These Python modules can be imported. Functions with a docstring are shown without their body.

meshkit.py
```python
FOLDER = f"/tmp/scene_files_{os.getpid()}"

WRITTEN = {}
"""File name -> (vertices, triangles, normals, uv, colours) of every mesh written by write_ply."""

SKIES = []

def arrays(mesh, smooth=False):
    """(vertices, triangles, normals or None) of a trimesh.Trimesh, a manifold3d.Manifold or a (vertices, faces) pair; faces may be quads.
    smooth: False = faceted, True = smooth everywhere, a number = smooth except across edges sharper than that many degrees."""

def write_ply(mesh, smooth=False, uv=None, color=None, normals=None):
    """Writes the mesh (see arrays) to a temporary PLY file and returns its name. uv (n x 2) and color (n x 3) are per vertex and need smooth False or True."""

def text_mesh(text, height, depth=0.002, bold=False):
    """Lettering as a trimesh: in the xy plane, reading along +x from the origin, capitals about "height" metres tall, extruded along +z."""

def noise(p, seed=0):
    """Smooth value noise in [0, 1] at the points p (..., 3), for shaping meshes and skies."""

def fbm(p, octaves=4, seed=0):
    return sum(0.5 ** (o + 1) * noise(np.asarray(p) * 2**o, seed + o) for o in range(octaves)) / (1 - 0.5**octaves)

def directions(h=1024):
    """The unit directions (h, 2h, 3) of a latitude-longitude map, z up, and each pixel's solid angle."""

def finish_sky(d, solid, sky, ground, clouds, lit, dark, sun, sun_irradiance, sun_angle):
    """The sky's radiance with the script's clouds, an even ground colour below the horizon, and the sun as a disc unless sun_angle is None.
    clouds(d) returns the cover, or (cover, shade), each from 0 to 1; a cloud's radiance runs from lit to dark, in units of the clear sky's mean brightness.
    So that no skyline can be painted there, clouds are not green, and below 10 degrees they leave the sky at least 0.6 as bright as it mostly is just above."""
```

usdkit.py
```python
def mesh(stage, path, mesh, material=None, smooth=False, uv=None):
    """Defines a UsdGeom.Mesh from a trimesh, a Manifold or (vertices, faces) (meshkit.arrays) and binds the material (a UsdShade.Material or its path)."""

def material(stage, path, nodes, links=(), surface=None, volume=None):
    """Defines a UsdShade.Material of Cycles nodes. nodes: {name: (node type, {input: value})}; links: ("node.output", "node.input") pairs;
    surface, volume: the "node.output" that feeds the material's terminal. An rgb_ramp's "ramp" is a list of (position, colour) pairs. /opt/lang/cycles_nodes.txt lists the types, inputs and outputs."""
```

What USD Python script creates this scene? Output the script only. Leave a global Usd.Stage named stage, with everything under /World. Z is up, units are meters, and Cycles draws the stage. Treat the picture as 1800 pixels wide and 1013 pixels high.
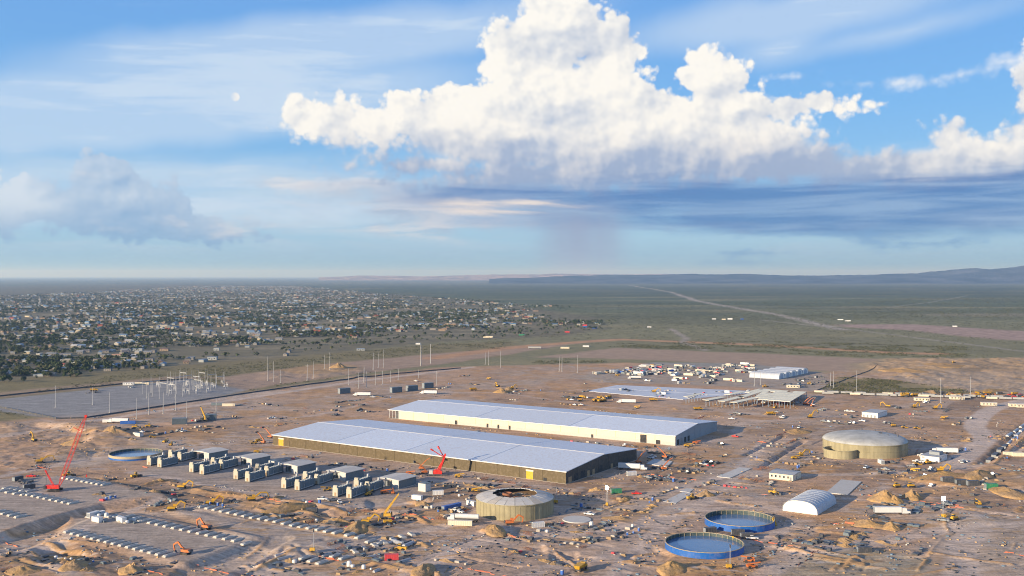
import math, random
import numpy as np, trimesh, meshkit, usdkit
from pxr import Usd, UsdGeom, UsdLux, UsdShade, Sdf, Gf, Vt

stage = Usd.Stage.CreateInMemory()
UsdGeom.SetStageUpAxis(stage, UsdGeom.Tokens.z)
UsdGeom.SetStageMetersPerUnit(stage, 1.0)
world = UsdGeom.Xform.Define(stage, '/World')
stage.SetDefaultPrim(world.GetPrim())
UsdGeom.Scope.Define(stage, '/World/Looks')

# ------------------------------------------------------------------ camera, sun, sky
CAM_H, FOCAL, PX0, PY0 = 125.0, 1750.0, 900.0, 485.0       # drone height; focal length and horizon in photograph pixels
cam = UsdGeom.Camera.Define(stage, '/World/camera')
cam.CreateHorizontalApertureAttr(36.0)
cam.CreateVerticalApertureAttr(36.0 * 576 / 1024)
cam.CreateFocalLengthAttr(36.0 * FOCAL / 1800)
cam.CreateVerticalApertureOffsetAttr(-36.0 * (506.5 - PY0) / 1800)
cam.CreateClippingRangeAttr(Gf.Vec2f(1.0, 400000.0))
EXPOSURE = 0.9
cam.CreateExposureAttr(EXPOSURE)
_x = UsdGeom.Xformable(cam)
_x.AddTranslateOp().Set(Gf.Vec3d(0, 0, CAM_H))
_x.AddRotateXOp().Set(90.0)

SUN_EL, SUN_AZ = math.radians(13.0), math.atan2(-0.82, -0.57)     # azimuth = atan2(x, y) of the direction towards the sun
sun_dir = np.array([math.sin(SUN_AZ) * math.cos(SUN_EL), math.cos(SUN_AZ) * math.cos(SUN_EL), math.sin(SUN_EL)])
sun = UsdLux.DistantLight.Define(stage, '/World/sun')
sun.CreateIntensityAttr(1.12)
sun.CreateNormalizeAttr(True)
sun.CreateAngleAttr(0.6)
sun.CreateColorAttr(Gf.Vec3f(1.0, 0.84, 0.62))
_q = Gf.Rotation(Gf.Vec3d(0, 0, 1), Gf.Vec3d(*sun_dir))
UsdGeom.Xformable(sun).AddOrientOp(UsdGeom.XformOp.PrecisionDouble).Set(Gf.Quatd(_q.GetQuat()))
SKY = 0.10


class Graph:
    """A Cycles node graph written as expressions; every method returns 'node.output'."""

    def __init__(self):
        self.n, self.l, self.k = {}, [], 0

    def node(self, kind, out, **inp):
        self.k += 1
        name, vals = f'n{self.k}', {}
        for k, v in inp.items():
            if isinstance(v, str) and '.' in v:
                self.l.append((v, f'{name}.{k}'))
            else:
                vals[k] = v
        self.n[name] = (kind, vals)
        return f'{name}.{out}'

    def m(self, op, a, b=0.0, c=0.0, clamp=False):
        return self.node('math', 'value', math_type=op, value1=a, value2=b, value3=c, use_clamp=clamp)

    def add(self, a, b): return self.m('add', a, b)
    def sub(self, a, b): return self.m('subtract', a, b)
    def mul(self, a, b): return self.m('multiply', a, b)
    def mad(self, a, b, c): return self.m('multiply_add', a, b, c)
    def sstep(self, v, a, b, lo=0.0, hi=1.0):
        return self.node('map_range', 'result', range_type='smoothstep', value=v, from_min=a, from_max=b, to_min=lo, to_max=hi, clamp=True)
    def lin(self, v, a, b, lo=0.0, hi=1.0):
        return self.node('map_range', 'result', range_type='linear', value=v, from_min=a, from_max=b, to_min=lo, to_max=hi, clamp=True)
    def mix(self, f, a, b): return self.node('mix_color', 'result', fac=f, a=a, b=b)
    def mulc(self, a, b, f=1.0): return self.node('mix_color', 'result', blend_type='multiply', fac=f, a=a, b=b, use_clamp=False)
    def map(self, v, loc=(0, 0, 0), rot=(0, 0, 0), scale=(1, 1, 1)):
        return self.node('mapping', 'vector', mapping_type='point', vector=v, location=loc, rotation=rot, scale=scale)
    def noise(self, v, scale=1.0, detail=4.0, rough=0.5, dist=0.0, out='fac'):
        return self.node('noise_texture', out, vector=v, scale=scale, detail=detail, roughness=rough, distortion=dist)
    def done(self, path, surface=None, volume=None):
        return usdkit.material(stage, path, self.n, self.l, surface=surface, volume=volume)


def lin(r, g, b):
    """sRGB 0..255 to linear."""
    return tuple(((c / 255) / 12.92 if c < 10.3 else ((c / 255 + 0.055) / 1.055) ** 2.4) for c in (r, g, b))


def sky_material():
    g = Graph()
    K = 1.0 / SKY / 2 ** EXPOSURE
    rad = lambda r, gg, b: tuple(c * K for c in lin(r, gg, b))
    d = g.node('texture_coordinate', 'generated')
    x, y, z = (g.node('separate_xyz', o, vector=d) for o in 'xyz')
    hyp = g.m('sqrt', g.add(g.mul(x, x), g.mul(y, y)))
    az = g.mul(g.m('arctan2', x, y), 17.5)                 # 1 unit = 3.27 degrees
    el = g.mul(g.m('divide', z, g.m('maximum', hyp, 0.05)), 17.5)
    P = g.node('combine_xyz', 'vector', x=az, y=el, z=0.0)

    def n2(v, scale=1.0, detail=4.0, rough=0.5, dist=0.0, out='fac'):
        return g.node('noise_texture', out, dimensions='2D', vector=v, scale=scale, detail=detail, roughness=rough, distortion=dist)

    def anchor(px, py):
        a = math.atan((px - PX0) / FOCAL)
        return a * 17.5, (PY0 - py) / FOCAL * math.cos(a) * 17.5

    def ell(v, px, py, rx, ry, rot=0.0):
        """Signed distance to an ellipse in the sky, in units (a tilted one is shifted after its turn)."""
        cx, cy = anchor(px, py)
        rx, ry = rx / 100, ry / 100
        t = math.radians(rot)
        # the mapping node scales, turns, then shifts: a turn before the scale needs a shear-free trick, so tilt is done by two nodes
        if rot:
            v = g.map(v, rot=(0, 0, t))
            cx, cy = cx * math.cos(t) - cy * math.sin(t), cx * math.sin(t) + cy * math.cos(t)
        v = g.map(v, loc=(-cx / rx, -cy / ry, 0), scale=(1 / rx, 1 / ry, 1))
        return g.mad(g.node('vector_math', 'value', math_type='length', vector1=v), min(rx, ry), -min(rx, ry))

    def union(v, es, k=0.12):
        out = None
        for e in es:
            s = ell(v, *e)
            out = s if out is None else g.m('smoothmin', out, s, k)
        return out

    # ---- the whole sphere: clear sky, thin high cloud, paler towards the horizon
    skyc = g.node('sky_texture', 'color', sky_type='single_scattering', sun_disc=False, sun_elevation=SUN_EL, sun_rotation=SUN_AZ, altitude=1200.0, air_density=1.0, aerosol_density=0.5, ozone_density=3.0)
    blue = g.node('rgb_ramp', 'color', fac=g.lin(el, 0.0, 40.0), ramp=[(0, rad(168, 204, 232)), (0.025, rad(140, 190, 232)), (0.07, rad(116, 178, 238)), (0.125, rad(110, 168, 236)), (0.2, rad(74, 130, 212)), (0.5, rad(48, 92, 168)), (1, rad(38, 76, 148))])
    col = g.mix(0.85, skyc, blue)
    Pc = g.map(P, rot=(0, 0, math.radians(-9)), scale=(0.20, 1.0, 1))
    wisp = n2(Pc, 0.9, 6.0, 0.60, 0.6)
    wisp2 = n2(g.map(Pc, loc=(3.1, 7.7, 0), scale=(1.0, 2.6, 1)), 1.6, 5.0, 0.62, 0.3)
    cir = g.mad(wisp, 0.62, g.mul(wisp2, 0.38))
    plain = g.mix(g.sstep(cir, 0.40, 0.70, 0.0, 0.75), col, rad(206, 226, 246))
    inside = g.mul(g.m('less_than', g.m('absolute', az), 13.0), g.mul(g.m('less_than', el, 7.0), g.m('greater_than', el, -0.02)))
    bg0 = g.node('background_shader', 'background', color=plain, strength=SKY)

    # ---- the part of the sky with the storm in it
    warp = n2(P, 0.5, 3.0, 0.5, 0.0, out='color')
    Pw = g.node('vector_math', 'vector', math_type='add', vector1=P, vector2=g.map(warp, loc=(-0.45, -0.2, 0), scale=(0.9, 0.4, 0)))
    vs = [(250, 190, 560, 66, -7), (560, 80, 420, 52, -9), (1390, 25, 250, 40, -6), (1370, 78, 62, 26, -12), (1570, 55, 130, 14, -10), (360, 312, 260, 26), (40, 305, 120, 24), (470, 365, 430, 34)]
    veil = g.sstep(union(Pw, vs, 0.25), 0.22, -0.22)
    op = g.sstep(g.add(cir, g.mad(veil, 0.36, -0.24)), 0.36, 0.74, 0.0, 0.88)
    op = g.m('maximum', op, g.mul(veil, 0.6))
    col = g.mix(op, col, rad(206, 224, 244))
    band = n2(g.map(P, scale=(0.16, 2.0, 1)), 1.0, 5.0, 0.6, 0.4)
    bop = g.mul(g.sstep(band, 0.42, 0.66, 0.0, 0.8), g.mul(g.sstep(el, 2.4, 1.2), g.sstep(el, 0.02, 0.4)))
    col = g.mix(bop, col, rad(190, 214, 236))
    col = g.mix(g.sstep(el, 0.9, 0.0, 0.0, 0.92), col, rad(124, 174, 216))

    def billow(v, a1, a2, detail=7.0):
        n1 = n2(v, 1.15, detail, 0.60, 0.1)
        vo = g.node('voronoi_texture', 'distance', vector=v, dimensions='2D', feature='f1', scale=2.2, detail=2.0, roughness=0.6, use_normalize=True)
        return g.mad(g.sub(n1, 0.5), a1, g.mul(g.sub(0.40, vo), a2))

    L = (-0.10, 0.09, 0.0)
    PL = g.node('vector_math', 'vector', math_type='add', vector1=P, vector2=L)

    # far bluish towers on the left
    fl = g.sub(billow(g.map(P, loc=(3.3, 1, 0)), 0.5, 0.5, 5.0), union(P, [(198, 310, 66, 34), (215, 352, 80, 40), (60, 362, 100, 24), (230, 385, 130, 28), (330, 405, 110, 20), (-120, 350, 160, 60)], 0.2))
    flo = g.sub(billow(g.map(PL, loc=(3.3, 1, 0)), 0.5, 0.5, 5.0), union(PL, [(198, 310, 66, 34), (215, 365, 100, 50)], 0.2))
    c = g.mix(g.m('add', g.mul(g.sub(fl, flo), 1.3), 0.4, clamp=True), rad(140, 174, 214), rad(214, 226, 240))
    c = g.mix(g.sstep(el, 1.3, 0.4), c, rad(124, 164, 210))
    col = g.mix(g.sstep(fl, 0.0, 0.09, 0.0, 0.9), col, c)
    # layered grey cloud on the left under the storm
    ns = n2(g.map(P, scale=(0.30, 2.2, 1)), 1.0, 6.0, 0.6, 0.5)
    f2 = g.sub(g.mad(billow(g.map(P, loc=(9.1, 3, 0), scale=(0.6, 1.3, 1)), 0.5, 0.3, 6.0), 1.0, g.mad(ns, 0.5, -0.25)), union(P, [(700, 372, 130, 18), (850, 345, 230, 26), (1010, 362, 190, 18), (880, 398, 280, 8), (560, 325, 110, 6)], 0.2))
    c = g.mix(g.sstep(ns, 0.40, 0.62), rad(168, 184, 210), rad(226, 226, 230))
    col = g.mix(g.sstep(f2, -0.10, 0.22, 0.0, 0.85), col, c)

    # the storm
    big = [(985, 48, 92, 66), (930, 100, 82, 60), (1072, 92, 50, 62), (990, 180, 165, 78), (1110, 205, 115, 60), (900, 240, 230, 64), (1110, 258, 270, 72), (1310, 266, 150, 58),
           (650, 220, 95, 32), (740, 208, 90, 40), (1258, 140, 58, 52), (1295, 190, 85, 42)]
    small = [(535, 204, 50, 26), (590, 214, 90, 42), (800, 182, 66, 34), (1385, 190, 80, 26), (1455, 193, 40, 10), (1400, 284, 120, 42), (1510, 300, 140, 38), (1640, 292, 130, 42), (1668, 247, 36, 34), (1760, 284, 120, 50), (1815, 252, 48, 52), (1812, 170, 22, 60),
             (1000, 310, 350, 34), (760, 290, 130, 24)]
    sb = union(P, big, 0.10)
    s3 = g.m('smoothmin', sb, union(P, small, 0.10), 0.10)
    n0, n1 = billow(P, 0.62, 0.66), billow(PL, 0.62, 0.66, 5.0)
    f3 = g.sub(n0, s3)
    cov = g.sstep(f3, 0.0, g.mad(g.sstep(el, 3.0, 1.6), 0.16, 0.12))
    cov = g.m('maximum', cov, g.sstep(s3, -0.06, -0.24))
    slope = g.mad(g.sub(n0, n1), 1.5, g.mul(g.sub(g.m('maximum', g.sub(union(PL, big[:1] + big[3:4] + big[5:8] + big[10:], 0.3), union(P, big[:1] + big[3:4] + big[5:8] + big[10:], 0.3)), -0.3), 0.02), 3.0))
    patch = n2(g.map(P, loc=(5, 2, 0), scale=(0.6, 1.1, 1)), 0.9, 4.0, 0.55, 0.3)
    low = g.sstep(g.add(g.mad(g.sstep(az, 5.5, 7.5), 0.75, el), g.mad(patch, 1.1, -0.55)), 2.9, 1.45)            # 0 high, 1 towards the base
    PL2 = g.node('vector_math', 'vector', math_type='add', vector1=P, vector2=(-0.32, 0.26, 0.0))
    slope = g.mad(g.sub(n2(P, 0.62, 3.0, 0.55, 0.2), n2(PL2, 0.62, 3.0, 0.55, 0.2)), 1.2, slope)
    l = g.m('add', g.mad(low, -0.60, g.mad(patch, -0.55, 1.08)), slope, clamp=True)
    c = g.mix(l, g.mix(low, rad(180, 194, 218), rad(156, 174, 206)), g.mix(low, rad(255, 252, 245), rad(234, 231, 230)))
    col = g.mix(cov, col, c)
    # small bright streaks on the right
    f5 = g.sub(g.mad(n0, 0.55, 0.02), union(P, [(1700, 128, 60, 7, -10), (1775, 108, 60, 12, -10), (1525, 147, 70, 4, 2), (1390, 135, 30, 3)], 0.1))
    col = g.mix(g.sstep(f5, 0.0, 0.25, 0.0, 0.9), col, rad(236, 242, 250))
    # dark flat base and the layers below it
    st = union(P, [(1180, 350, 330, 28), (1480, 354, 420, 36), (1800, 352, 330, 38), (1250, 384, 260, 22), (1560, 388, 280, 14), (940, 338, 150, 12)], 0.35)
    sm = g.sstep(g.sub(g.mad(ns, 0.55, -0.20), st), -0.10, 0.26)
    ns2 = n2(g.map(P, loc=(2, 4, 0), scale=(0.20, 3.0, 1)), 1.4, 5.0, 0.6, 0.4)
    scol = g.mix(g.sstep(ns2, 0.34, 0.74), rad(78, 124, 186), rad(134, 166, 210))
    col = g.mix(g.mul(sm, 0.90), col, scol)
    stk = union(P, [(930, 357, 110, 8), (1010, 364, 90, 5), (900, 372, 120, 4)], 0.1)
    col = g.mix(g.sstep(g.sub(g.mad(ns, 0.4, -0.2), stk), -0.02, 0.10, 0.0, 0.85), col, rad(246, 234, 222))
    f6 = g.sub(billow(g.map(P, loc=(7.7, 1, 0), scale=(0.8, 1.6, 1)), 0.34, 0.22, 5.0), union(P, [(1640, 428, 90, 7), (1690, 421, 35, 9), (1300, 463, 80, 6), (1340, 445, 90, 4), (1440, 412, 120, 4), (1500, 466, 60, 4)], 0.12))
    col = g.mix(g.sstep(f6, 0.0, 0.10, 0.0, 0.75), col, rad(112, 156, 208))
    rn = n2(g.map(P, scale=(3.0, 0.05, 1)), 1.0, 2.0, 0.5)
    cx, _ = anchor(1022, 430)
    rop = g.mul(g.sstep(g.m('absolute', g.sub(az, cx)), 1.05, 0.25), g.mul(g.sstep(el, 1.5, 0.8), g.lin(rn, 0.3, 0.7, 0.62, 0.9)))
    col = g.mix(rop, col, rad(150, 162, 194))
    mx, my = anchor(413.5, 170.5)
    md = g.node('vector_math', 'value', math_type='length', vector1=g.map(P, loc=(-mx, -my, 0)))
    col = g.mix(g.mul(g.sstep(md, 0.085, 0.06), g.sstep(az, mx - 0.07, mx + 0.03, 0.25, 0.9)), col, rad(242, 242, 240))
    col = g.mix(g.sstep(g.m('maximum', g.m('absolute', az), g.mad(el, 1.0, 5.5)), 11.0, 12.4), col, plain)
    bg1 = g.node('background_shader', 'background', color=col, strength=SKY)
    return g.done('/World/Looks/sky', surface=g.node('mix_closure', 'closure', fac=inside, closure1=bg0, closure2=bg1))


SKYGAIN = 1.0
dome = UsdLux.DomeLight.Define(stage, '/World/sky')
UsdShade.MaterialBindingAPI.Apply(dome.GetPrim()).Bind(sky_material())
dome.GetPrim().SetCustomDataByKey('label', 'blue evening sky with a tall sunlit storm cloud and thin high cloud')
dome.GetPrim().SetCustomDataByKey('kind', 'structure')
# ------------------------------------------------------------------ helpers of the scene
def W(px, py, z=0.0):
    """World position of a photograph pixel on the plane at height z."""
    D = (CAM_H - z) * FOCAL / (py - PY0)
    return np.array([(px - PX0) * D / FOCAL, D, z])


def WP(pts):
    return np.array([W(*p)[:2] for p in pts])


U = np.array([0.833, -0.553]); V = np.array([0.553, 0.833])          # the site's own grid
YAW_U = math.degrees(math.atan2(U[1], U[0]))                           # heading of the long sides of the halls


def sdf(P, x, y, margin):
    """Signed distance to a polygon, positive inside; only within margin of its box (elsewhere -1e9)."""
    out = np.full(x.shape, -1e9)
    near = (x > P[:, 0].min() - margin) & (x < P[:, 0].max() + margin) & (y > P[:, 1].min() - margin) & (y < P[:, 1].max() + margin)
    if not near.any():
        return out
    X, Y = x[near], y[near]
    d, inside = np.full(X.shape, 1e18), np.zeros(X.shape, bool)
    for (ax, ay), (bx, by) in zip(P, np.roll(P, -1, 0)):
        ex, ey = bx - ax, by - ay
        t = np.clip(((X - ax) * ex + (Y - ay) * ey) / (ex * ex + ey * ey + 1e-9), 0, 1)
        d = np.minimum(d, (X - ax - t * ex) ** 2 + (Y - ay - t * ey) ** 2)
        if ay != by:
            inside ^= ((ay > Y) != (by > Y)) & (X < ex * (Y - ay) / ey + ax)
    out[near] = np.sqrt(d) * np.where(inside, 1, -1)
    return out


def polyline(P, x, y, margin):
    """Distance to an open line (1e9 beyond margin of its box)."""
    out = np.full(x.shape, 1e9)
    near = (x > P[:, 0].min() - margin) & (x < P[:, 0].max() + margin) & (y > P[:, 1].min() - margin) & (y < P[:, 1].max() + margin)
    X, Y = x[near], y[near]
    d = np.full(X.shape, 1e18)
    for (ax, ay), (bx, by) in zip(P[:-1], P[1:]):
        ex, ey = bx - ax, by - ay
        t = np.clip(((X - ax) * ex + (Y - ay) * ey) / (ex * ex + ey * ey + 1e-9), 0, 1)
        d = np.minimum(d, (X - ax - t * ex) ** 2 + (Y - ay - t * ey) ** 2)
    out[near] = np.sqrt(d)
    return out


def step(v, a, b):
    t = np.clip((v - a) / (b - a), 0, 1)
    return t * t * (3 - 2 * t)


def n2(x, y, size, seed, octaves=4):
    return meshkit.fbm(np.stack([x / size, y / size, np.full_like(x, seed * 3.17)], -1), octaves, seed)


# ------------------------------------------------------------------ the lie of the land
FLAT = []                                        # polygons that are graded level
def box_px(*pts): FLAT.append(WP(pts))
box_px((470, 788), (995, 857), (1130, 808), (600, 765))
box_px((680, 740), (1187, 790), (1285, 757), (760, 715))
box_px((240, 828), (380, 790), (740, 845), (760, 868), (640, 890), (480, 872))
box_px((-60, 720), (0, 700), (230, 675), (330, 665), (440, 685), (300, 712), (150, 735), (100, 737), (0, 722))
box_px((1340, 845), (1410, 850), (1415, 835), (1345, 830))
box_px((1370, 905), (1440, 910), (1520, 870), (1520, 845), (1440, 848))
box_px((1030, 690), (1330, 712), (1440, 712), (1470, 690), (1330, 680), (1100, 674))
box_px((1300, 672), (1380, 672), (1430, 656), (1330, 652))
box_px((130, 910), (235, 905), (452, 952), (330, 992), (112, 940))
box_px((0, 850), (120, 845), (200, 858), (285, 878), (175, 893), (90, 915), (0, 945), (-200, 990), (-200, 850))
for cx, cy, r in ((905, 900, 27), (1520, 794, 36), (1477, 801, 14), (1300, 923, 21), (1237, 966, 21), (238, 803, 21), (1014, 914, 8)):
    c = W(cx, cy)[:2]
    FLAT.append(np.array([c + r * np.array([math.cos(a), math.sin(a)]) for a in np.linspace(0, 2 * math.pi, 13)[:-1]]))

LEVEL = [  # raised (or sunk) ground: outline, height, width of the bank
    ([(-200, 850), (0, 850), (120, 845), (200, 858), (285, 878), (175, 893), (90, 915), (0, 945), (-200, 990)], 2.8, 9),
    ([(130, 912), (235, 907), (452, 952), (330, 994), (112, 942)], 1.2, 6),
    ([(300, 898), (360, 892), (640, 950), (520, 975), (452, 955)], 1.0, 6),
    ([(-50, 752), (60, 745), (150, 757), (140, 778), (60, 790), (-50, 800)], -3.0, 10),
    ([(75, 965), (110, 960), (150, 978), (120, 990), (80, 985)], -2.5, 6),
    ([(-100, 948), (0, 955), (60, 930), (150, 905), (178, 900), (120, 925), (30, 965), (-100, 1000)], -1.2, 6),
    ([(330, 1000), (452, 956), (500, 950), (430, 990), (400, 1030), (300, 1030)], -1.6, 6),
    ([(560, 905), (640, 892), (690, 905), (640, 922), (580, 918)], -1.6, 5),
    ([(1150, 965), (1175, 975), (1160, 984), (1110, 984), (1105, 975)], -1.4, 4),
    ([(905, 965), (950, 960), (955, 972), (925, 975)], -1.2, 3),
    ([(975, 975), (1010, 972), (1005, 985), (975, 985)], -1.0, 3),
    ([(655, 880), (740, 876), (745, 884), (700, 892), (655, 890)], -1.5, 5),
]
LEVEL = [(WP(p), h, w) for p, h, w in LEVEL]
rng = np.random.default_rng(7)
RIDGES = []                                      # banks of dug soil (positive) and trenches (negative): x, y, half length, half width, height, heading
def ridge(px0, py0, px1, py1, width, h):
    a, b = W(px0, py0)[:2], W(px1, py1)[:2]
    c, e = (a + b) / 2, b - a
    RIDGES.append((c[0], c[1], np.hypot(*e) / 2, width / 2, h, math.atan2(e[1], e[0])))
for r in [(1310, 800, 1378, 766, 3.5, -1.6), (1340, 820, 1412, 776, 4, -1.8), (1335, 775, 1376, 779, 2.5, -1.2), (1310, 788, 1355, 796, 2.5, -1.3), (1325, 806, 1365, 812, 2.5, -1.2),
          (1728, 815, 1802, 745, 6, -2.0), (1745, 820, 1815, 756, 3, 1.0), (1770, 800, 1860, 742, 5, -1.6), (330, 868, 600, 905, 4, -1.0), (340, 864, 610, 898, 3, 1.0), (420, 880, 560, 905, 4, 0.9),
          (355, 903, 620, 950, 1.5, 0.4), (400, 1012, 500, 965, 4, -2.0), (405, 1022, 520, 968, 3, 0.9), (470, 1000, 720, 940, 3, -0.8), (1265, 916, 1500, 940, 2, 0.7), (1360, 960, 1520, 992, 2.5, 0.8),
          (1330, 915, 1440, 935, 2, -0.6), (60, 973, 80, 985, 3, 1.2), (80, 955, 150, 968, 3, 1.2), (0, 968, 180, 925, 2, -0.7), (690, 875, 735, 882, 3, 1.6), (700, 995, 770, 1013, 4, 1.4), (1115, 975, 1160, 968, 2, 1.0),
          (1095, 990, 1150, 988, 2, 0.8), (1180, 1005, 1240, 1000, 5, 1.4), (930, 920, 1120, 915, 1.5, 0.4), (1440, 930, 1510, 922, 4, 1.2), (130, 752, 230, 768, 5, 1.8), (440, 845, 640, 880, 1.6, 0.5),
          (150, 905, 200, 918, 3, 0.9), (1640, 846, 1800, 838, 8, 1.6), (1590, 843, 1690, 858, 6, 1.4), (850, 935, 895, 944, 4, 1.5), (620, 918, 650, 930, 6, 1.8), (300, 850, 420, 862, 2.5, 0.8)]:
    ridge(*r)
for k in range(280):
    px, py = rng.uniform(0, 1800), 705 + 305 * rng.random() ** 0.8
    x, y, _ = W(px, py)
    a = math.radians(YAW_U) + rng.choice([0, math.pi / 2, rng.uniform(0, 3)], p=[0.4, 0.3, 0.3])
    RIDGES.append((x, y, rng.uniform(3, 18), rng.uniform(0.7, 1.8), rng.choice([1, -0.8]) * rng.uniform(0.25, 0.9), a))
SITE = WP([(-900, 800), (0, 741), (200, 722), (420, 692), (620, 664), (760, 647), (900, 642), (1100, 638), (1450, 655), (1520, 648), (1560, 634), (1800, 630), (2600, 640), (3400, 1100), (-1600, 1100)])
ROUGH = [(WP(p), h) for p, h in (([(-50, 745), (150, 745), (230, 765), (200, 800), (-50, 830)], 2.2), ([(-100, 960), (180, 985), (330, 1000), (400, 1040), (-100, 1040)], 1.8), ([(1540, 825), (1900, 815), (1900, 870), (1600, 868)], 2.4),
                                 ([(1520, 640), (1570, 630), (1900, 630), (1900, 700), (1700, 690), (1560, 665)], 3.5), ([(330, 850), (640, 885), (700, 920), (640, 945), (330, 885)], 1.4), ([(460, 655), (640, 645), (640, 665), (470, 668)], 2.0),
                                 ([(150, 745), (260, 755), (260, 780), (150, 790)], 1.6))]


def height(x, y, parts=False):
    x, y = np.atleast_1d(np.asarray(x, float)), np.atleast_1d(np.asarray(y, float))
    flat = np.zeros(x.shape)
    for P in FLAT:
        flat = np.maximum(flat, step(sdf(P, x, y, 12), -8, 0))
    near = y < 2600
    base, rough = np.zeros(x.shape), np.zeros(x.shape)
    xn, yn = x[near], y[near]
    site = step(sdf(SITE, xn, yn, 30), -20, 10)
    base[near] = (n2(xn, yn, 60, 1) - 0.5) * 1.1 + (n2(xn, yn, 11, 2, 3) - 0.5) * (0.35 + 0.75 * site)
    for P, h in ROUGH:
        r = step(sdf(P, xn, yn, 30), -14, 10)
        rough[near] = np.maximum(rough[near], r * h)
    rough[near] *= np.abs(n2(xn, yn, 26, 5) - 0.42) * 3.2
    far = np.zeros(x.shape)
    far[~near] = (n2(x[~near], y[~near], 900, 3) - 0.5) * 6
    dug = np.zeros(x.shape)
    for cx, cy, hl, hw, h, a in RIDGES:
        m = (np.abs(x - cx) < hl + 3 * hw) & (np.abs(y - cy) < hl + 3 * hw)
        if m.any():
            dx, dy = x[m] - cx, y[m] - cy
            s, t = dx * math.cos(a) + dy * math.sin(a), -dx * math.sin(a) + dy * math.cos(a)
            t = t + (n2(x[m], y[m], 7, 9, 2) - 0.5) * hw * 1.2
            e = np.maximum(np.abs(s) - hl, 0)
            w = np.exp(-((t / hw) ** 2 + (e / hw) ** 2))
            w *= 0.65 + 0.7 * n2(x[m], y[m], 4, 8, 2)
            dug[m] += w * h
    z = (base + rough + far + dug) * (1 - flat)
    lev = np.zeros(x.shape)
    for P, h, w in LEVEL:
        lev += step(sdf(P, x, y, w + 2), -w, 0) * h
    z = z + lev
    return (z, dug * (1 - flat), rough, flat) if parts else z


def gz(x, y): return float(height(np.array([x]), np.array([y]))[0])


# rows spaced as seen from the drone's height, near ones finer; columns fan out so that far ground reaches the horizon
py = np.concatenate([np.arange(1060, 650, -1.0), np.arange(650, 505, -0.8), np.arange(505, 489, -0.8), [488.5, 487.5, 486.8, 486.3]])
rows = CAM_H * FOCAL / (py - PY0)
t = np.concatenate([[-4, -2.2, -1.4, -1.0, -0.8, -0.68], np.linspace(-0.6, 0.6, 1040), [0.68, 0.8, 1.0, 1.4, 2.2, 4]])
gx, gy = np.meshgrid(t, rows)
gx = gx * gy
gz_, dug_, rough_, flat_ = height(gx.ravel(), gy.ravel(), parts=True)

S = lambda *c: np.array(lin(*c))
x, y = gx.ravel(), gy.ravel()
wob = np.clip(y / 160, 2, 60)
wx = x + (n2(x, y, 25, 11, 3) - 0.5) * wob * 2 + (n2(x, y, 400, 13, 3) - 0.5) * np.clip(y / 60 - 15, 0, 200)
wy = y + (n2(x, y, 25, 12, 3) - 0.5) * wob * 2 + (n2(x, y, 400, 14, 3) - 0.5) * np.clip(y / 40 - 20, 0, 400)
col = np.empty((len(x), 3))
mott = n2(x, y, 300, 20, 5)[:, None]
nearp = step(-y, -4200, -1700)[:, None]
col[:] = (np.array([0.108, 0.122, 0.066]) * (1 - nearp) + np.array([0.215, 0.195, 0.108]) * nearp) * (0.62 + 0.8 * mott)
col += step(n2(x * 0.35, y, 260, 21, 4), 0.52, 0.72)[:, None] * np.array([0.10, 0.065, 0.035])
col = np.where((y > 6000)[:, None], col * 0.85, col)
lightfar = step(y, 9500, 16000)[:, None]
col = col * (1 - lightfar * 0.6) + np.array([0.20, 0.185, 0.13]) * lightfar * 0.6


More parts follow.
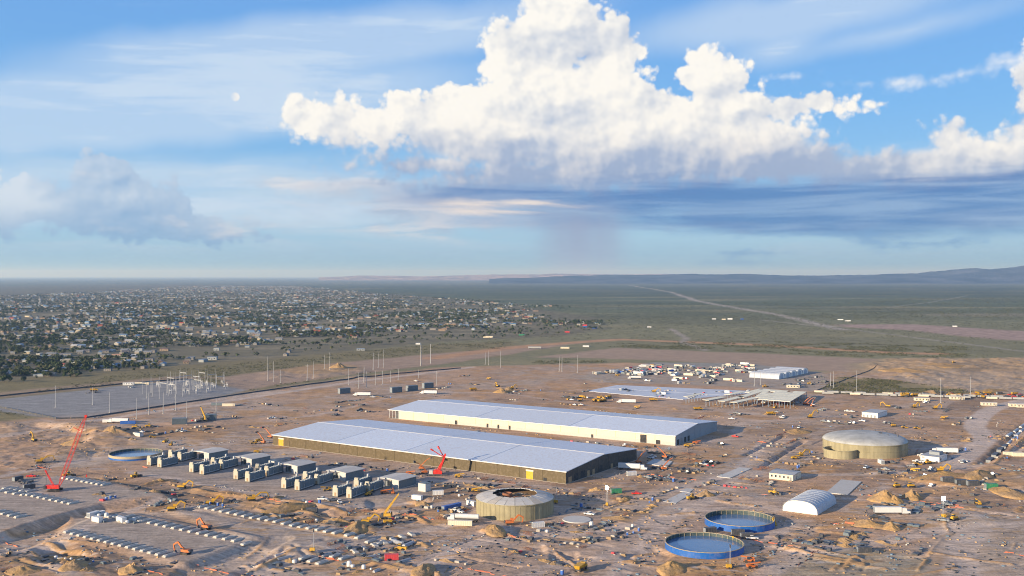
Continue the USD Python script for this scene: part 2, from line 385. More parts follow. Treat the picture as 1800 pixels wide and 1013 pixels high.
def zone(pts, c, soft, amount=1.0, warp=True):
    global col
    d = sdf(WP(pts), wx if warp else x, wy if warp else y, soft + 1)
    m = (step(d, -soft, soft) * amount)[:, None]
    col = col * (1 - m) + np.array(c) * m


roads_ = np.zeros(len(x))
def road(pts, c, width, soft, amount=1.0):
    global col, roads_
    d = polyline(WP(pts), wx * 0.3 + x * 0.7, wy * 0.3 + y * 0.7, width + soft + 1)
    m = ((1 - step(d, width / 2 - soft, width / 2 + soft)) * amount)[:, None]
    roads_ = np.maximum(roads_, m[:, 0])
    col = col * (1 - m) + np.array(c) * m


DIRT, ORANGE, GRAVEL, ROADC, PINK, OLIVE = (0.385, 0.27, 0.19), (0.42, 0.26, 0.12), (0.365, 0.305, 0.26), (0.46, 0.40, 0.36), (0.37, 0.26, 0.185), (0.22, 0.175, 0.085)
zone([(-900, 505), (0, 503), (300, 500), (500, 503), (760, 522), (900, 535), (1050, 560), (1060, 578), (1000, 590), (760, 602), (500, 632), (200, 658), (0, 672), (-900, 740)], (0.175, 0.150, 0.098), 30, 0.8)
zone([(-900, 770), (-900, 700), (0, 668), (200, 652), (420, 634), (760, 606), (900, 600), (900, 625), (700, 650), (420, 690), (0, 745)], OLIVE, 14, 0.75)
zone([(-600, 730), (0, 690), (230, 668), (330, 660), (380, 664), (230, 676), (0, 700), (-600, 745)], PINK, 10, 0.7)
zone([(380, 664), (560, 641), (760, 622), (930, 610), (1050, 597), (1092, 596), (1000, 606), (880, 625), (760, 642), (620, 660), (480, 678), (420, 690)], PINK, 10)
zone([(480, 652), (560, 640), (620, 640), (640, 650), (560, 660)], ORANGE, 8, 0.7)
zone([(940, 628), (1080, 612), (1350, 622), (1550, 632), (1585, 640), (1500, 656), (1440, 652), (1300, 641), (1130, 633), (1050, 630)], (0.37, 0.265, 0.19), 12)
zone([(1470, 571), (1600, 570), (1810, 583), (2100, 600), (2100, 612), (1740, 596), (1600, 581), (1490, 576)], (0.36, 0.255, 0.205), 25)
zone([(1600, 552), (1900, 550), (1900, 557), (1650, 556)], (0.24, 0.21, 0.14), 60, 0.8)
zone([(1200, 598), (1500, 592), (1620, 606), (1500, 618), (1350, 604)], (0.21, 0.19, 0.115), 60, 0.7)
road([(760, 630), (900, 611), (1000, 603), (1090, 597), (1350, 607), (1570, 621), (1650, 622)], (0.47, 0.27, 0.15), 40, 14)
road([(1105, 501.5), (1180, 514), (1230, 530), (1300, 543), (1370, 554), (1480, 580)], (0.36, 0.31, 0.25), 36, 14)
road([(1178, 578), (1208, 596), (1198, 602), (1240, 616)], (0.33, 0.28, 0.22), 14, 6)
road([(1040, 543), (1160, 541), (1330, 541), (1500, 541)], (0.22, 0.21, 0.15), 60, 40, 0.6)
road([(1340, 563), (1500, 580), (1800, 618)], (0.33, 0.29, 0.23), 16, 8, 0.8)
road([(1560, 541), (1640, 531), (1700, 520)], (0.3, 0.28, 0.22), 20, 10, 0.6)
for yy in np.arange(507, 668, 5.2):                                                  # streets of the settlement
    road([(-500, yy + 22), (0, yy + 6), (400, yy - 3), (980, yy - 14)], (0.25, 0.21, 0.15), np.interp(yy, [507, 668], [24, 8]), np.interp(yy, [507, 668], [14, 3]), 0.22)
lots = step(n2(x * 0.45, y * 1.5, 95, 27, 4), 0.50, 0.60)[:, None] * step(sdf(WP([(-500, 508), (0, 521), (330, 503), (760, 523), (1060, 577), (760, 601), (500, 628), (0, 668), (-500, 720)]), x, y, 30), -20, 20)[:, None] * 0.7
col = col * (1 - lots) + np.array((0.27, 0.225, 0.145)) * lots
# the building site
sm = step(sdf(SITE, wx, wy, 40), -12, 12)[:, None]
big = n2(x, y, 70, 30, 4)[:, None]; mid = n2(x, y, 18, 31, 4)[:, None]
site_c = np.array(DIRT) * (0.76 + 0.50 * big)
om = step(n2(x, y, 30, 32, 5), 0.52, 0.63)[:, None] * 0.7
gm = step(n2(x, y, 90, 33, 4), 0.48, 0.60)[:, None] * 0.75
site_c = site_c * (1 - gm) + np.array(GRAVEL) * gm
site_c = site_c * (1 - om) + np.array((0.385, 0.24, 0.12)) * om
site_c *= 0.80 + 0.4 * mid
col = col * (1 - sm) + site_c * sm
for k in range(150):                                                                 # graded, dug over and gravelled patches on the site's grid
    c0 = W(rng.uniform(-50, 1850), 648 + 365 * rng.random() ** 1.25)[:2]
    ha, hb = rng.uniform(8, 45) * (1 + c0[1] / 1500), rng.uniform(4, 16) * (1 + c0[1] / 1500)
    ax, ay = (U, V) if rng.random() < 0.6 else (V, U)
    d = sdf(np.array([c0 + ax * ha + ay * hb, c0 - ax * ha + ay * hb, c0 - ax * ha - ay * hb, c0 + ax * ha - ay * hb]), wx * 0.35 + x * 0.65, wy * 0.35 + y * 0.65, 4)
    m = (step(d, -1.5, 1.5) * rng.uniform(0.3, 0.75))[:, None] * sm
    col = col * (1 - m) + np.array(((0.35, 0.305, 0.27), (0.25, 0.18, 0.13), (0.42, 0.255, 0.12), (0.45, 0.34, 0.265), (0.46, 0.40, 0.35), (0.22, 0.165, 0.125))[int(rng.integers(6))]) * m
zone([(1430, 692), (1475, 664), (1560, 668), (1650, 680), (1720, 692), (1560, 694)], (0.22, 0.20, 0.11), 10, 0.9)
zone([(1560, 664), (1640, 652), (1810, 655), (1810, 694), (1720, 690)], (0.33, 0.285, 0.23), 10, 0.85)
zone([(1490, 640), (1560, 630), (1900, 629), (1900, 656), (1640, 652), (1500, 658)], (0.37, 0.28, 0.165), 14, 0.8)
zone([(1640, 640), (1700, 636), (1760, 640), (1800, 648), (1700, 655)], (0.15, 0.135, 0.11), 12, 0.6)
zone([(-60, 722), (0, 702), (230, 677), (330, 667), (440, 686), (300, 712), (150, 735), (100, 737), (0, 723)], (0.285, 0.275, 0.27), 5, 0.95)
zone([(1010, 665), (1060, 652), (1150, 637), (1330, 640), (1450, 657), (1470, 690), (1330, 682), (1180, 676), (1050, 672)], (0.31, 0.29, 0.265), 10, 0.85)
zone([(232, 832), (380, 790), (745, 846), (760, 870), (640, 892), (480, 874)], (0.31, 0.285, 0.265), 6, 0.8)
zone([(-200, 850), (0, 850), (120, 845), (200, 858), (285, 878), (175, 893), (90, 915), (0, 945), (-200, 990)], (0.33, 0.30, 0.275), 3, 0.9)
zone([(130, 912), (235, 907), (452, 952), (330, 994), (112, 942)], (0.33, 0.30, 0.275), 3, 0.9)
zone([(290, 898), (360, 892), (650, 948), (560, 985), (452, 955)], (0.335, 0.30, 0.275), 4, 0.85)
zone([(1370, 985), (1500, 962), (1640, 984), (1650, 1040), (1330, 1040)], (0.30, 0.275, 0.215), 4, 0.85)
zone([(730, 960), (900, 925), (1130, 930), (1240, 880), (1300, 890), (1180, 950), (1130, 1040), (700, 1040)], (0.375, 0.30, 0.25), 9, 0.7)
zone([(1640, 910), (1720, 905), (1900, 930), (1900, 1040), (1660, 1040)], (0.35, 0.31, 0.27), 8, 0.7)
for pts, w, a in [([(-200, 800), (0, 762), (180, 738), (440, 699), (640, 669), (830, 646)], 12, 0.9), ([(-200, 870), (0, 838), (100, 817), (230, 797)], 9, 0.85), ([(1830, 700), (1760, 712), (1728, 728), (1712, 750), (1732, 772), (1705, 796), (1672, 822)], 17, 1.0),
                  ([(1740, 775), (1640, 785), (1580, 800)], 10, 0.5), ([(1720, 820), (1640, 828), (1540, 834)], 9, 0.8), ([(1340, 838), (1440, 835), (1560, 833)], 8, 0.6), ([(60, 970), (90, 992), (130, 1020)], 8, 0.9), ([(-50, 985), (0, 975), (100, 958), (180, 915), (280, 882)], 7, 0.85),
                  ([(400, 1040), (520, 985), (640, 950), (780, 925)], 10, 0.7), ([(700, 1030), (800, 962), (900, 945), (1010, 938), (1120, 925), (1240, 872), (1330, 830)], 12, 0.7), ([(1060, 1040), (1120, 970), (1170, 920), (1250, 878)], 9, 0.7),
                  ([(1100, 878), (1200, 860), (1300, 830), (1340, 780)], 9, 0.75), ([(1180, 905), (1330, 890), (1420, 900)], 9, 0.6), ([(1330, 1020), (1400, 972), (1560, 950), (1690, 925), (1830, 922)], 12, 0.7), ([(1690, 1040), (1690, 960), (1720, 930)], 14, 0.75),
                  ([(230, 830), (400, 860), (600, 893), (720, 880)], 7, 0.8), ([(640, 905), (720, 898), (800, 880), (900, 935)], 7, 0.7), ([(600, 860), (760, 845), (900, 850), (1010, 862)], 8, 0.6), ([(470, 740), (560, 730), (680, 700), (760, 690), (900, 690)], 8, 0.6),
                  ([(690, 745), (900, 768), (1120, 795), (1290, 770), (1300, 745)], 9, 0.6), ([(1290, 745), (1400, 735), (1500, 730), (1700, 735)], 7, 0.5), ([(1400, 870), (1520, 880), (1700, 900), (1800, 905)], 7, 0.6), ([(1540, 870), (1640, 890), (1680, 920)], 6, 0.6),
                  ([(850, 1040), (960, 1000), (1080, 975)], 7, 0.5), ([(1320, 995), (1300, 960), (1370, 935), (1400, 915)], 8, 0.6), ([(1500, 870), (1560, 856), (1720, 858)], 7, 0.6), ([(880, 690), (1050, 715), (1250, 732), (1400, 745)], 7, 0.5)]:
    road(pts, ROADC, w, 2.0, a)
for k in range(150):                                                                 # wheel tracks
    a0 = W(rng.uniform(-50, 1850), 715 + 300 * rng.random() ** 0.7)[:2]
    hd, cv = rng.uniform(0, 6.3), rng.uniform(-0.05, 0.05)
    pts = [a0]
    for s in range(8):
        pts.append(pts[-1] + 7 * np.array([math.cos(hd), math.sin(hd)])); hd += cv * 7
    d = polyline(np.array(pts), x, y, 4)
    m = ((1 - step(d, 0.8, 2.2)) * rng.uniform(0.15, 0.4))[:, None] * (1 - flat_[:, None] * 0.6)
    col = col * (1 - m) + np.array(rng.choice([0.24, 0.42]) * np.array([1, 0.86, 0.76])) * m
busy = (sm * (1 - flat_[:, None]) * (0.35 + 0.65 * step(n2(x, y, 55, 37, 3), 0.40, 0.56)[:, None]))[:, 0] * (1 - 0.85 * roads_)
up = step(dug_, 0.15, 0.6)[:, None] * 0.8
col = col * (1 - up) + np.array((0.40, 0.255, 0.125)) * (0.75 + 0.5 * mid) * up
rm = np.clip(rough_ / 2.2, 0, 1)[:, None] * 0.5
col = col * (1 - rm) + np.array((0.37, 0.27, 0.175)) * rm

col = col * (1 - sm) + col * np.array((1.17, 1.065, 0.97)) * sm                            # iron in the soil
n_r, n_c = gx.shape
idx = np.arange(n_r * n_c).reshape(n_r, n_c)
faces = np.stack([idx[:-1, :-1], idx[:-1, 1:], idx[1:, 1:], idx[1:, :-1]], -1).reshape(-1, 4)
verts = np.stack([x, y, gz_], 1)
b = idx[0]                                                                          # a skirt from the nearest row back under the drone and behind it
extra = np.array([[p[0] * 40, -30000.0, -2.0] for p in verts[b]])
eb = np.arange(len(b)) + len(verts)
faces = np.vstack([faces, np.stack([eb[:-1], eb[1:], b[1:], b[:-1]], -1)])
verts = np.vstack([verts, extra])
col = np.vstack([col, np.tile([0.2, 0.17, 0.11], (len(b), 1))])
busy = np.concatenate([busy, np.zeros(len(b))])


def ground_material():
    g = Graph()
    pos = g.node('geometry', 'position')
    c = g.node('attribute', 'color', attribute='tint')
    dist = g.node('separate_xyz', 'y', vector=pos)
    near = g.sstep(dist, 2600.0, 1200.0)
    n1 = g.noise(pos, 0.55, 5.0, 0.65)
    nm = g.noise(pos, 0.09, 4.0, 0.6)
    f = g.lin(n1, 0.25, 0.75, 0.70, 1.28)
    f2 = g.lin(nm, 0.3, 0.7, 0.86, 1.13)
    f = g.mul(f, f2)
    for a_, sx, sy, lo_, hi_ in ((33.6, 0.03, 0.5, 0.84, 1.13), (-56.4, 0.03, 0.6, 0.84, 1.13), (8.0, 0.03, 0.40, 0.86, 1.12)):
        wv = g.node('vector_math', 'vector', math_type='add', vector1=pos, vector2=g.map(g.noise(pos, 0.02, 2.0, 0.5, out='color'), scale=(24, 24, 0)))
        sn = g.noise(g.map(wv, rot=(0, 0, math.radians(a_)), scale=(sx, sy, 0)), 1.0, 4.0, 0.62)
        f = g.mul(f, g.lin(sn, 0.34, 0.64, lo_, hi_))
    # shrubs of the plain, as speckle where they are too far to stand singly
    sp = g.noise(g.map(pos, scale=(0.05, 0.035, 0)), 1.0, 4.0, 0.7)
    ff = g.lin(sp, 0.32, 0.68, 0.62, 1.40)
    f = g.node('mix_float', 'result', fac=near, a=ff, b=f)
    c = g.mulc(c, g.node('combine_xyz', 'vector', x=f, y=f, z=f))
    bz = g.node('separate_xyz', 'x', vector=g.node('attribute', 'vector', attribute='busy'))
    sq = g.map(pos, rot=(0, 0, math.radians(33.6)), scale=(0.55, 1.3, 0))
    oc = g.noise(sq, 0.13, 6.0, 0.68)
    c = g.mix(g.mul(bz, g.sstep(oc, 0.52, 0.60, 0.0, 0.85)), c, (0.43, 0.265, 0.125))
    dk = g.noise(g.map(sq, loc=(31, 17, 0)), 0.17, 6.0, 0.70)
    c = g.mix(g.mul(bz, g.sstep(dk, 0.555, 0.63, 0.0, 0.75)), c, (0.13, 0.10, 0.085))
    pl = g.noise(g.map(sq, loc=(7, 53, 0)), 0.12, 6.0, 0.66)
    c = g.mix(g.mul(bz, g.sstep(pl, 0.55, 0.64, 0.0, 0.6)), c, (0.50, 0.44, 0.40))
    st = g.noise(pos, 2.2, 3.0, 0.6)
    c = g.mix(g.mul(near, g.sstep(st, 0.64, 0.72, 0.0, 0.4)), c, (0.5, 0.42, 0.34))
    bump = g.node('bump', 'normal', height=n1, strength=0.55, distance=0.5)
    p = g.node('principled_bsdf', 'BSDF', base_color=c, roughness=0.95, specular_ior_level=0.12, normal=bump)
    return g.done('/World/Looks/ground', surface=p)


def tinted(mesh, colors):
    UsdGeom.PrimvarsAPI(mesh).CreatePrimvar('tint', Sdf.ValueTypeNames.Color3fArray, 'vertex').Set(Vt.Vec3fArray.FromNumpy(np.asarray(colors, np.float32)))


def struct(prim, kind='structure', label=None):
    prim.SetCustomDataByKey('kind', kind)
    if label:
        prim.SetCustomDataByKey('label', label)


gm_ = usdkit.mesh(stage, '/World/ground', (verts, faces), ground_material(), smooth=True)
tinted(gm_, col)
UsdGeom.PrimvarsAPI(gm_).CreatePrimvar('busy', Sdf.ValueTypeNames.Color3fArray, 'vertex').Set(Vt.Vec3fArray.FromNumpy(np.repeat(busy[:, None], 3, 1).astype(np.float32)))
struct(gm_.GetPrim(), label='desert plain and graded tan dirt of the building site')

# ------------------------------------------------------------------ hills on the horizon
def hills(path, tops, d0, d1, base_c, seed, label, rug):
    pxs, pys = zip(*tops)
    cols_ = np.linspace(pxs[0], pxs[-1], 420)
    top = np.interp(cols_, pxs, pys)
    dep = np.linspace(0, 1, 26)
    C, Dp = np.meshgrid(cols_, dep)
    Dist = d0 + (d1 - d0) * Dp
    X = (C - PX0) / FOCAL * Dist
    ztop = CAM_H + (PY0 - np.broadcast_to(top, C.shape)) / FOCAL * (d0 + (d1 - d0) * 0.62)
    prof = step(Dp, 0.0, 0.62) * (1 - 0.5 * step(Dp, 0.62, 1.0))
    nn = meshkit.fbm(np.stack([X / rug, Dist / rug * 0.7, np.full_like(X, seed)], -1), 5, seed)
    gul = np.abs(meshkit.fbm(np.stack([X / rug * 3, Dist / rug, np.full_like(X, seed + 4.0)], -1), 4, seed + 3) - 0.5)
    Z = prof * ztop * (0.55 + 0.9 * nn - 1.3 * gul * (1 - Dp)) - 4
    Z[0] = -30
    Z[-1] = -30
    i = np.arange(C.size).reshape(C.shape)
    f = np.stack([i[:-1, :-1], i[:-1, 1:], i[1:, 1:], i[1:, :-1]], -1).reshape(-1, 4)
    g = Graph()
    pos = g.node('geometry', 'position')
    nz = g.noise(pos, 0.0016, 6.0, 0.65)
    c = g.mix(g.sstep(nz, 0.35, 0.68), tuple(0.6 * k for k in base_c), tuple(1.5 * k for k in base_c))
    p = g.node('principled_bsdf', 'BSDF', base_color=c, roughness=1.0, specular_ior_level=0.0)
    name = path.rsplit('/', 1)[1]
    m = usdkit.mesh(stage, path, (np.stack([X, Dist, Z], -1).reshape(-1, 3), f), g.done('/World/Looks/' + name, surface=p), smooth=True)
    struct(m.GetPrim(), label=label)


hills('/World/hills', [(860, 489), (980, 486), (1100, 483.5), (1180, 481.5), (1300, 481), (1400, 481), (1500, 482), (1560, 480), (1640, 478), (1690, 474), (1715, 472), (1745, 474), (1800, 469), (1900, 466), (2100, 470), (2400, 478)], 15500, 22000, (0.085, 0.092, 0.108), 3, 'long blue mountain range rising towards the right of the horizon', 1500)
hills('/World/mesa', [(560, 488), (640, 485.5), (720, 486), (800, 484.5), (870, 482.5), (1000, 481.5), (1100, 482), (1200, 483), (1320, 484), (1450, 490)], 27000, 34000, (0.36, 0.26, 0.21), 6, 'low pinkish mesa along the middle of the horizon', 2500)

# ------------------------------------------------------------------ the air
haze = usdkit.mesh(stage, '/World/haze', trimesh.creation.box(bounds=[[-95000, -9000, -45], [95000, 95000, 620]]), None)
gh = Graph()
UsdShade.MaterialBindingAPI.Apply(haze.GetPrim()).Bind(gh.done('/World/Looks/haze', volume=gh.node('principled_volume', 'volume', color=(0.36, 0.62, 1.0), absorption_color=(1.0, 1.0, 1.0), density=4.0e-5, anisotropy=0.2)))
struct(haze.GetPrim(), 'stuff', 'thin blue haze over the plain')
# ------------------------------------------------------------------ things: builders
class MB:
    """Collects simple solids into one mesh."""

    def __init__(self):
        self.v, self.f, self.n = [], [], 0

    def put(self, v, f):
        f = np.asarray(f)
        if f.shape[1] == 4:
            f = np.vstack([f[:, [0, 1, 2]], f[:, [0, 2, 3]]])
        self.v.append(np.asarray(v, float)); self.f.append(f + self.n); self.n += len(v)
        return self

    def hexa(self, p):
        """A block from four bottom and four top corners (each anticlockwise from above)."""
        return self.put(p, [[3, 2, 1, 0], [4, 5, 6, 7], [0, 1, 5, 4], [1, 2, 6, 5], [2, 3, 7, 6], [3, 0, 4, 7]])

    def box(self, x0, x1, y0, y1, z0, z1, tx=0.0, ty=0.0):
        return self.hexa([(x0, y0, z0), (x1, y0, z0), (x1, y1, z0), (x0, y1, z0), (x0 + tx, y0 + ty, z1), (x1 - tx, y0 + ty, z1), (x1 - tx, y1 - ty, z1), (x0 + tx, y1 - ty, z1)])

    def bar(self, a, b, r, r2=None, n=6):
        a, b = np.asarray(a, float), np.asarray(b, float)
        r2 = r if r2 is None else r2
        d = (b - a) / np.linalg.norm(b - a)
        s = np.cross(d, (0, 0, 1) if abs(d[2]) < 0.9 else (1, 0, 0)); s /= np.linalg.norm(s)
        t = np.cross(d, s)
        an = np.arange(n) * 2 * math.pi / n + math.pi / n
        ring = np.cos(an)[:, None] * s + np.sin(an)[:, None] * t
        v = np.vstack([a + ring * r, b + ring * r2, [a], [b]])
        f = []
        for i in range(n):
            j = (i + 1) % n
            f += [[i, n + i, n + j], [i, n + j, j], [2 * n, i, j], [2 * n + 1, n + j, n + i]]
        return self.put(v, f)

    def beam(self, a, b, w, h):
        """A rectangular beam, w across and h deep."""
        a, b = np.asarray(a, float), np.asarray(b, float)
        d = (b - a) / np.linalg.norm(b - a)
        s = np.cross((0, 0, 1) if abs(d[2]) < 0.95 else (0, 1, 0), d); s /= np.linalg.norm(s)
        t = np.cross(d, s)
        c = [(-1, -1), (1, -1), (1, 1), (-1, 1)]
        return self.hexa([a + s * w / 2 * i + t * h / 2 * j for i, j in c] + [b + s * w / 2 * i + t * h / 2 * j for i, j in c])

    def wheel(self, x, y, r, w, n=10):
        return self.bar((x, y - w / 2, r), (x, y + w / 2, r), r, n=n)

    def extr(self, prof, y0, y1):
        """A convex profile in x and z, extruded from y0 to y1."""
        n = len(prof)
        v = [(a, y0, b) for a, b in prof] + [(a, y1, b) for a, b in prof]
        f = [[i, (i + 1) % n, n + (i + 1) % n] for i in range(n)] + [[i, n + (i + 1) % n, n + i] for i in range(n)]
        f += [[0, i + 1, i] for i in range(1, n - 1)] + [[n, n + i, n + i + 1] for i in range(1, n - 1)]
        v = np.array(v)
        t = trimesh.Trimesh(v, np.array(f), process=False)
        return self.put(v, np.array(f)[:, ::-1] if t.volume < 0 else f)

    def rev(self, prof, n=24, cx=0.0, cy=0.0):
        """A profile of (radius, height) turned about an upright axis; open at both ends unless a radius is 0."""
        k = len(prof)
        an = np.arange(n) * 2 * math.pi / n
        v = np.array([(cx + r * math.cos(q), cy + r * math.sin(q), z) for r, z in prof for q in an])
        f = []
        for a in range(k - 1):
            for i in range(n):
                j = (i + 1) % n
                f.append([a * n + i, a * n + j, (a + 1) * n + j, (a + 1) * n + i])
        return self.put(v, f)

    def mesh(self):
        return np.vstack(self.v), np.vstack(self.f)


_names = {}
def numbered(parent, name):
    key = f'{parent}/{name}'
    k = _names.get(key, -1) + 1
    _names[key] = k
    return name if k == 0 else f'{name}_{k:03d}'


def thing(name, label, cat, loc=(0, 0, 0), rz=0.0, group=None, scale=None):
    x = UsdGeom.Xform.Define(stage, '/World/' + numbered('/World', name))
    x.AddTranslateOp().Set(Gf.Vec3d(*map(float, loc)))
    x.AddRotateZOp().Set(float(rz))
    if scale is not None:
        x.AddScaleOp().Set(Gf.Vec3f(*map(float, scale)))
    return tag(x.GetPrim(), label, cat, group)


def tag(p, label, cat=None, group=None):
    p.SetCustomDataByKey('label', label)
    if cat: p.SetCustomDataByKey('category', cat)
    if group: p.SetCustomDataByKey('group', group)
    return p


def part(parent, name, mb, mat, smooth=False, label=None):
    path = str(parent.GetPath())
    m = usdkit.mesh(stage, path + '/' + numbered(path, name), mb.mesh() if isinstance(mb, MB) else mb, mat, smooth=smooth)
    if label: m.GetPrim().SetCustomDataByKey('label', label)
    return m.GetPrim()


def dup(src, label, cat, loc, rz, group=None, scale=None, name=None):
    p = thing(name or src.GetName().rstrip('0123456789').rstrip('_'), label, cat, loc, rz, group, scale)
    p.GetReferences().AddInternalReference(src.GetPath())
    p.SetInstanceable(True)
    return p


def onground(px, py, dz=0.0):
    a = W(px, py)
    z = gz(a[0], a[1])
    return (a[0], a[1], z + dz)


def heading(p, q):
    a, b = W(*p), W(*q)
    return math.degrees(math.atan2(b[1] - a[1], b[0] - a[0]))


_mats = {}
def mat(name, c, rough=0.6, metal=0.0, var=0.12, scale=1.2, spec=0.35, emit=0.0):
    """Paint, metal or concrete with dust and uneven tone."""
    if name in _mats: return _mats[name]
    g = Graph()
    pos = g.node('geometry', 'position')
    n = g.noise(pos, scale, 4.0, 0.6)
    rnd = g.node('object_info', 'random')
    f = g.add(g.lin(n, 0.25, 0.75, 1 - var, 1 + var), g.mad(rnd, 0.10, -0.05))
    col_ = g.mulc(tuple(c), g.node('combine_xyz', 'vector', x=f, y=f, z=f))
    z = g.node('separate_xyz', 'z', vector=g.node('geometry', 'normal'))
    col_ = g.mix(g.mul(g.sstep(g.noise(pos, 0.6, 4.0, 0.65), 0.42, 0.75, 0.0, 0.45), g.sstep(z, -0.2, 0.9, 0.3, 1.0)), col_, (0.40, 0.31, 0.24))
    kw = dict(emission_color=(1.0, 0.96, 0.85), emission_strength=emit) if emit else {}
    p = g.node('principled_bsdf', 'BSDF', base_color=col_, roughness=rough, metallic=metal, specular_ior_level=spec, **kw)
    _mats[name] = g.done('/World/Looks/' + name, surface=p)
    return _mats[name]


def tint_mat(name, rough=0.8):
    g = Graph()
    c = g.node('attribute', 'color', attribute='tint')
    rnd = g.node('object_info', 'random')
    f = g.mad(rnd, 0.5, 0.75)
    return g.done('/World/Looks/' + name, surface=g.node('principled_bsdf', 'BSDF', base_color=g.mulc(c, g.node('combine_xyz', 'vector', x=f, y=f, z=f)), roughness=rough, specular_ior_level=0.2))


YEL = mat('machine_yellow', (0.52, 0.29, 0.02)); ORA = mat('machine_orange', (0.52, 0.14, 0.03)); RED = mat('crane_red', (0.62, 0.03, 0.02), 0.4)
BLK = mat('rubber_black', (0.025, 0.025, 0.027), 0.8); DRK = mat('dark_steel', (0.06, 0.065, 0.075), 0.5); GLS = mat('cab_glass', (0.03, 0.045, 0.06), 0.1, spec=0.6)
WHT = mat('white_paint', (0.64, 0.635, 0.62), 0.45, var=0.06); CRM = mat('cream_paint', (0.66, 0.58, 0.44), 0.6, var=0.06); GRY = mat('grey_paint', (0.20, 0.225, 0.245), 0.5)
GBE = mat('generator_beige', (0.44, 0.405, 0.32), 0.6); SGR = mat('weathered_galvanised', (0.36, 0.37, 0.38), 0.5, 0.2, 0.08); STL = mat('galvanised_steel', (0.48, 0.49, 0.50), 0.45, 0.4, 0.08); CON = mat('concrete', (0.44, 0.40, 0.34), 0.85); CNL = mat('pale_concrete', (0.50, 0.485, 0.455), 0.8)
BLU = mat('blue_paint', (0.03, 0.12, 0.42), 0.5); GRN = mat('green_paint', (0.03, 0.20, 0.10), 0.5); TEA = mat('blue_grey_steel', (0.125, 0.165, 0.19), 0.5, 0.1)
RST = mat('rusty_steel', (0.24, 0.10, 0.05), 0.8); TIM = mat('fresh_timber', (0.34, 0.235, 0.13), 0.8); PNK = mat('red_plastic', (0.62, 0.06, 0.07), 0.5)
LMP = mat('lit_lamp', (0.9, 0.9, 0.85), 0.3, emit=30.0)

SRC = {}
def place(kind, px, py, rz, label, cat=None, group=None, scale=None, dz=0.0, loc=None):
    """Sets one thing of a kind down at a photograph pixel of the ground."""
    name, cat0, build = KINDS[kind]
    loc = loc if loc is not None else onground(px, py, dz)
    if kind in SRC:
        return dup(SRC[kind], label, cat or cat0, loc, rz, group, scale, name)
    p = thing(name, label, cat or cat0, loc, rz, group, scale)
    build(p)
    SRC[kind] = p
    return p


def excavator(paint, pose):
    def f(p):
        for s in (-1, 1):
            part(p, 'track', MB().extr([(-2.1, 0.45), (-1.7, 0.05), (1.7, 0.05), (2.1, 0.45), (1.8, 0.95), (-1.8, 0.95)], s * 1.3 - 0.35, s * 1.3 + 0.35), BLK)
        part(p, 'undercarriage', MB().box(-1.0, 1.0, -0.95, 0.95, 0.4, 1.15), DRK)
        part(p, 'house', MB().extr([(-2.6, 1.2), (1.5, 1.2), (1.5, 2.1), (-0.4, 2.3), (-2.0, 2.3), (-2.7, 1.9)], -1.35, 1.35), paint)
        c = part(p, 'cab', MB().box(0.15, 1.75, 0.35, 1.35, 2.1, 3.25, 0.12, 0.06), paint)
        part(c, 'window', MB().box(0.35, 1.79, 0.42, 1.39, 2.35, 3.0, 0.1, 0.05), GLS)
        part(p, 'counterweight', MB().extr([(-3.15, 1.25), (-2.61, 1.2), (-2.61, 2.2), (-3.0, 2.1)], -1.3, 1.3), DRK)
        a, b, c2, d = {'folded': ((1.2, -0.2, 1.9), (4.2, -0.2, 5.0), (6.6, -0.2, 3.6), (5.9, -0.2, 0.9)), 'raised': ((1.2, -0.2, 1.9), (3.6, -0.2, 6.0), (6.2, -0.2, 7.2), (7.6, -0.2, 4.6)),
                       'reach': ((1.2, -0.2, 1.9), (4.6, -0.2, 4.4), (8.0, -0.2, 4.2), (9.0, -0.2, 1.6))}[pose]
        part(p, 'boom', MB().beam(a, b, 0.55, 0.75).beam(b, c2, 0.5, 0.65), paint)
        part(p, 'stick', MB().beam(c2, d, 0.42, 0.5), paint)
        q = np.array(d)
        part(p, 'bucket', MB().extr([(q[0] - 0.9, q[2] - 0.9), (q[0] + 0.5, q[2] - 0.7), (q[0] + 0.5, q[2] + 0.3), (q[0] - 0.3, q[2] + 0.2)], -0.85, 0.45), DRK)
    return f


def loader(p):
    for x in (-1.5, 1.5):
        for s in (-1, 1):
            part(p, 'wheel', MB().wheel(x, s * 1.15, 0.78, 0.6), BLK)
    part(p, 'body', MB().extr([(-3.2, 0.9), (1.6, 0.8), (1.6, 1.6), (-0.8, 2.0), (-3.2, 2.0)], -0.85, 0.85), YEL)
    c = part(p, 'cab', MB().box(-0.6, 0.9, -0.75, 0.75, 1.9, 3.3, 0.1, 0.08), YEL)
    part(c, 'window', MB().box(-0.64, 0.94, -0.79, 0.79, 2.3, 3.0, 0.1, 0.08), GLS)
    part(p, 'arm', MB().beam((1.0, 0, 1.6), (3.3, 0, 0.8), 0.9, 0.35), YEL)
    part(p, 'bucket', MB().extr([(3.0, 0.1), (4.4, 0.15), (4.0, 1.3), (3.1, 1.4)], -1.45, 1.45), DRK)


def telehandler(paint):
    def f(p):
        for x in (-1.4, 1.5):
            for s in (-1, 1):
                part(p, 'wheel', MB().wheel(x, s * 1.0, 0.62, 0.45), BLK)
        part(p, 'chassis', MB().extr([(-2.4, 0.7), (2.3, 0.6), (2.3, 1.2), (-2.4, 1.6)], -0.9, 0.9), paint)
        part(p, 'cab', MB().box(-0.4, 1.0, 0.25, 0.95, 1.3, 2.4, 0.1, 0.04), GLS)
        part(p, 'boom', MB().beam((-2.2, -0.35, 1.9), (3.6, -0.35, 2.5), 0.4, 0.5), paint)
        part(p, 'fork', MB().box(3.5, 4.7, -0.9, 0.4, 1.0, 1.15).box(3.5, 3.65, -0.9, 0.4, 1.0, 2.3), DRK)
    return f


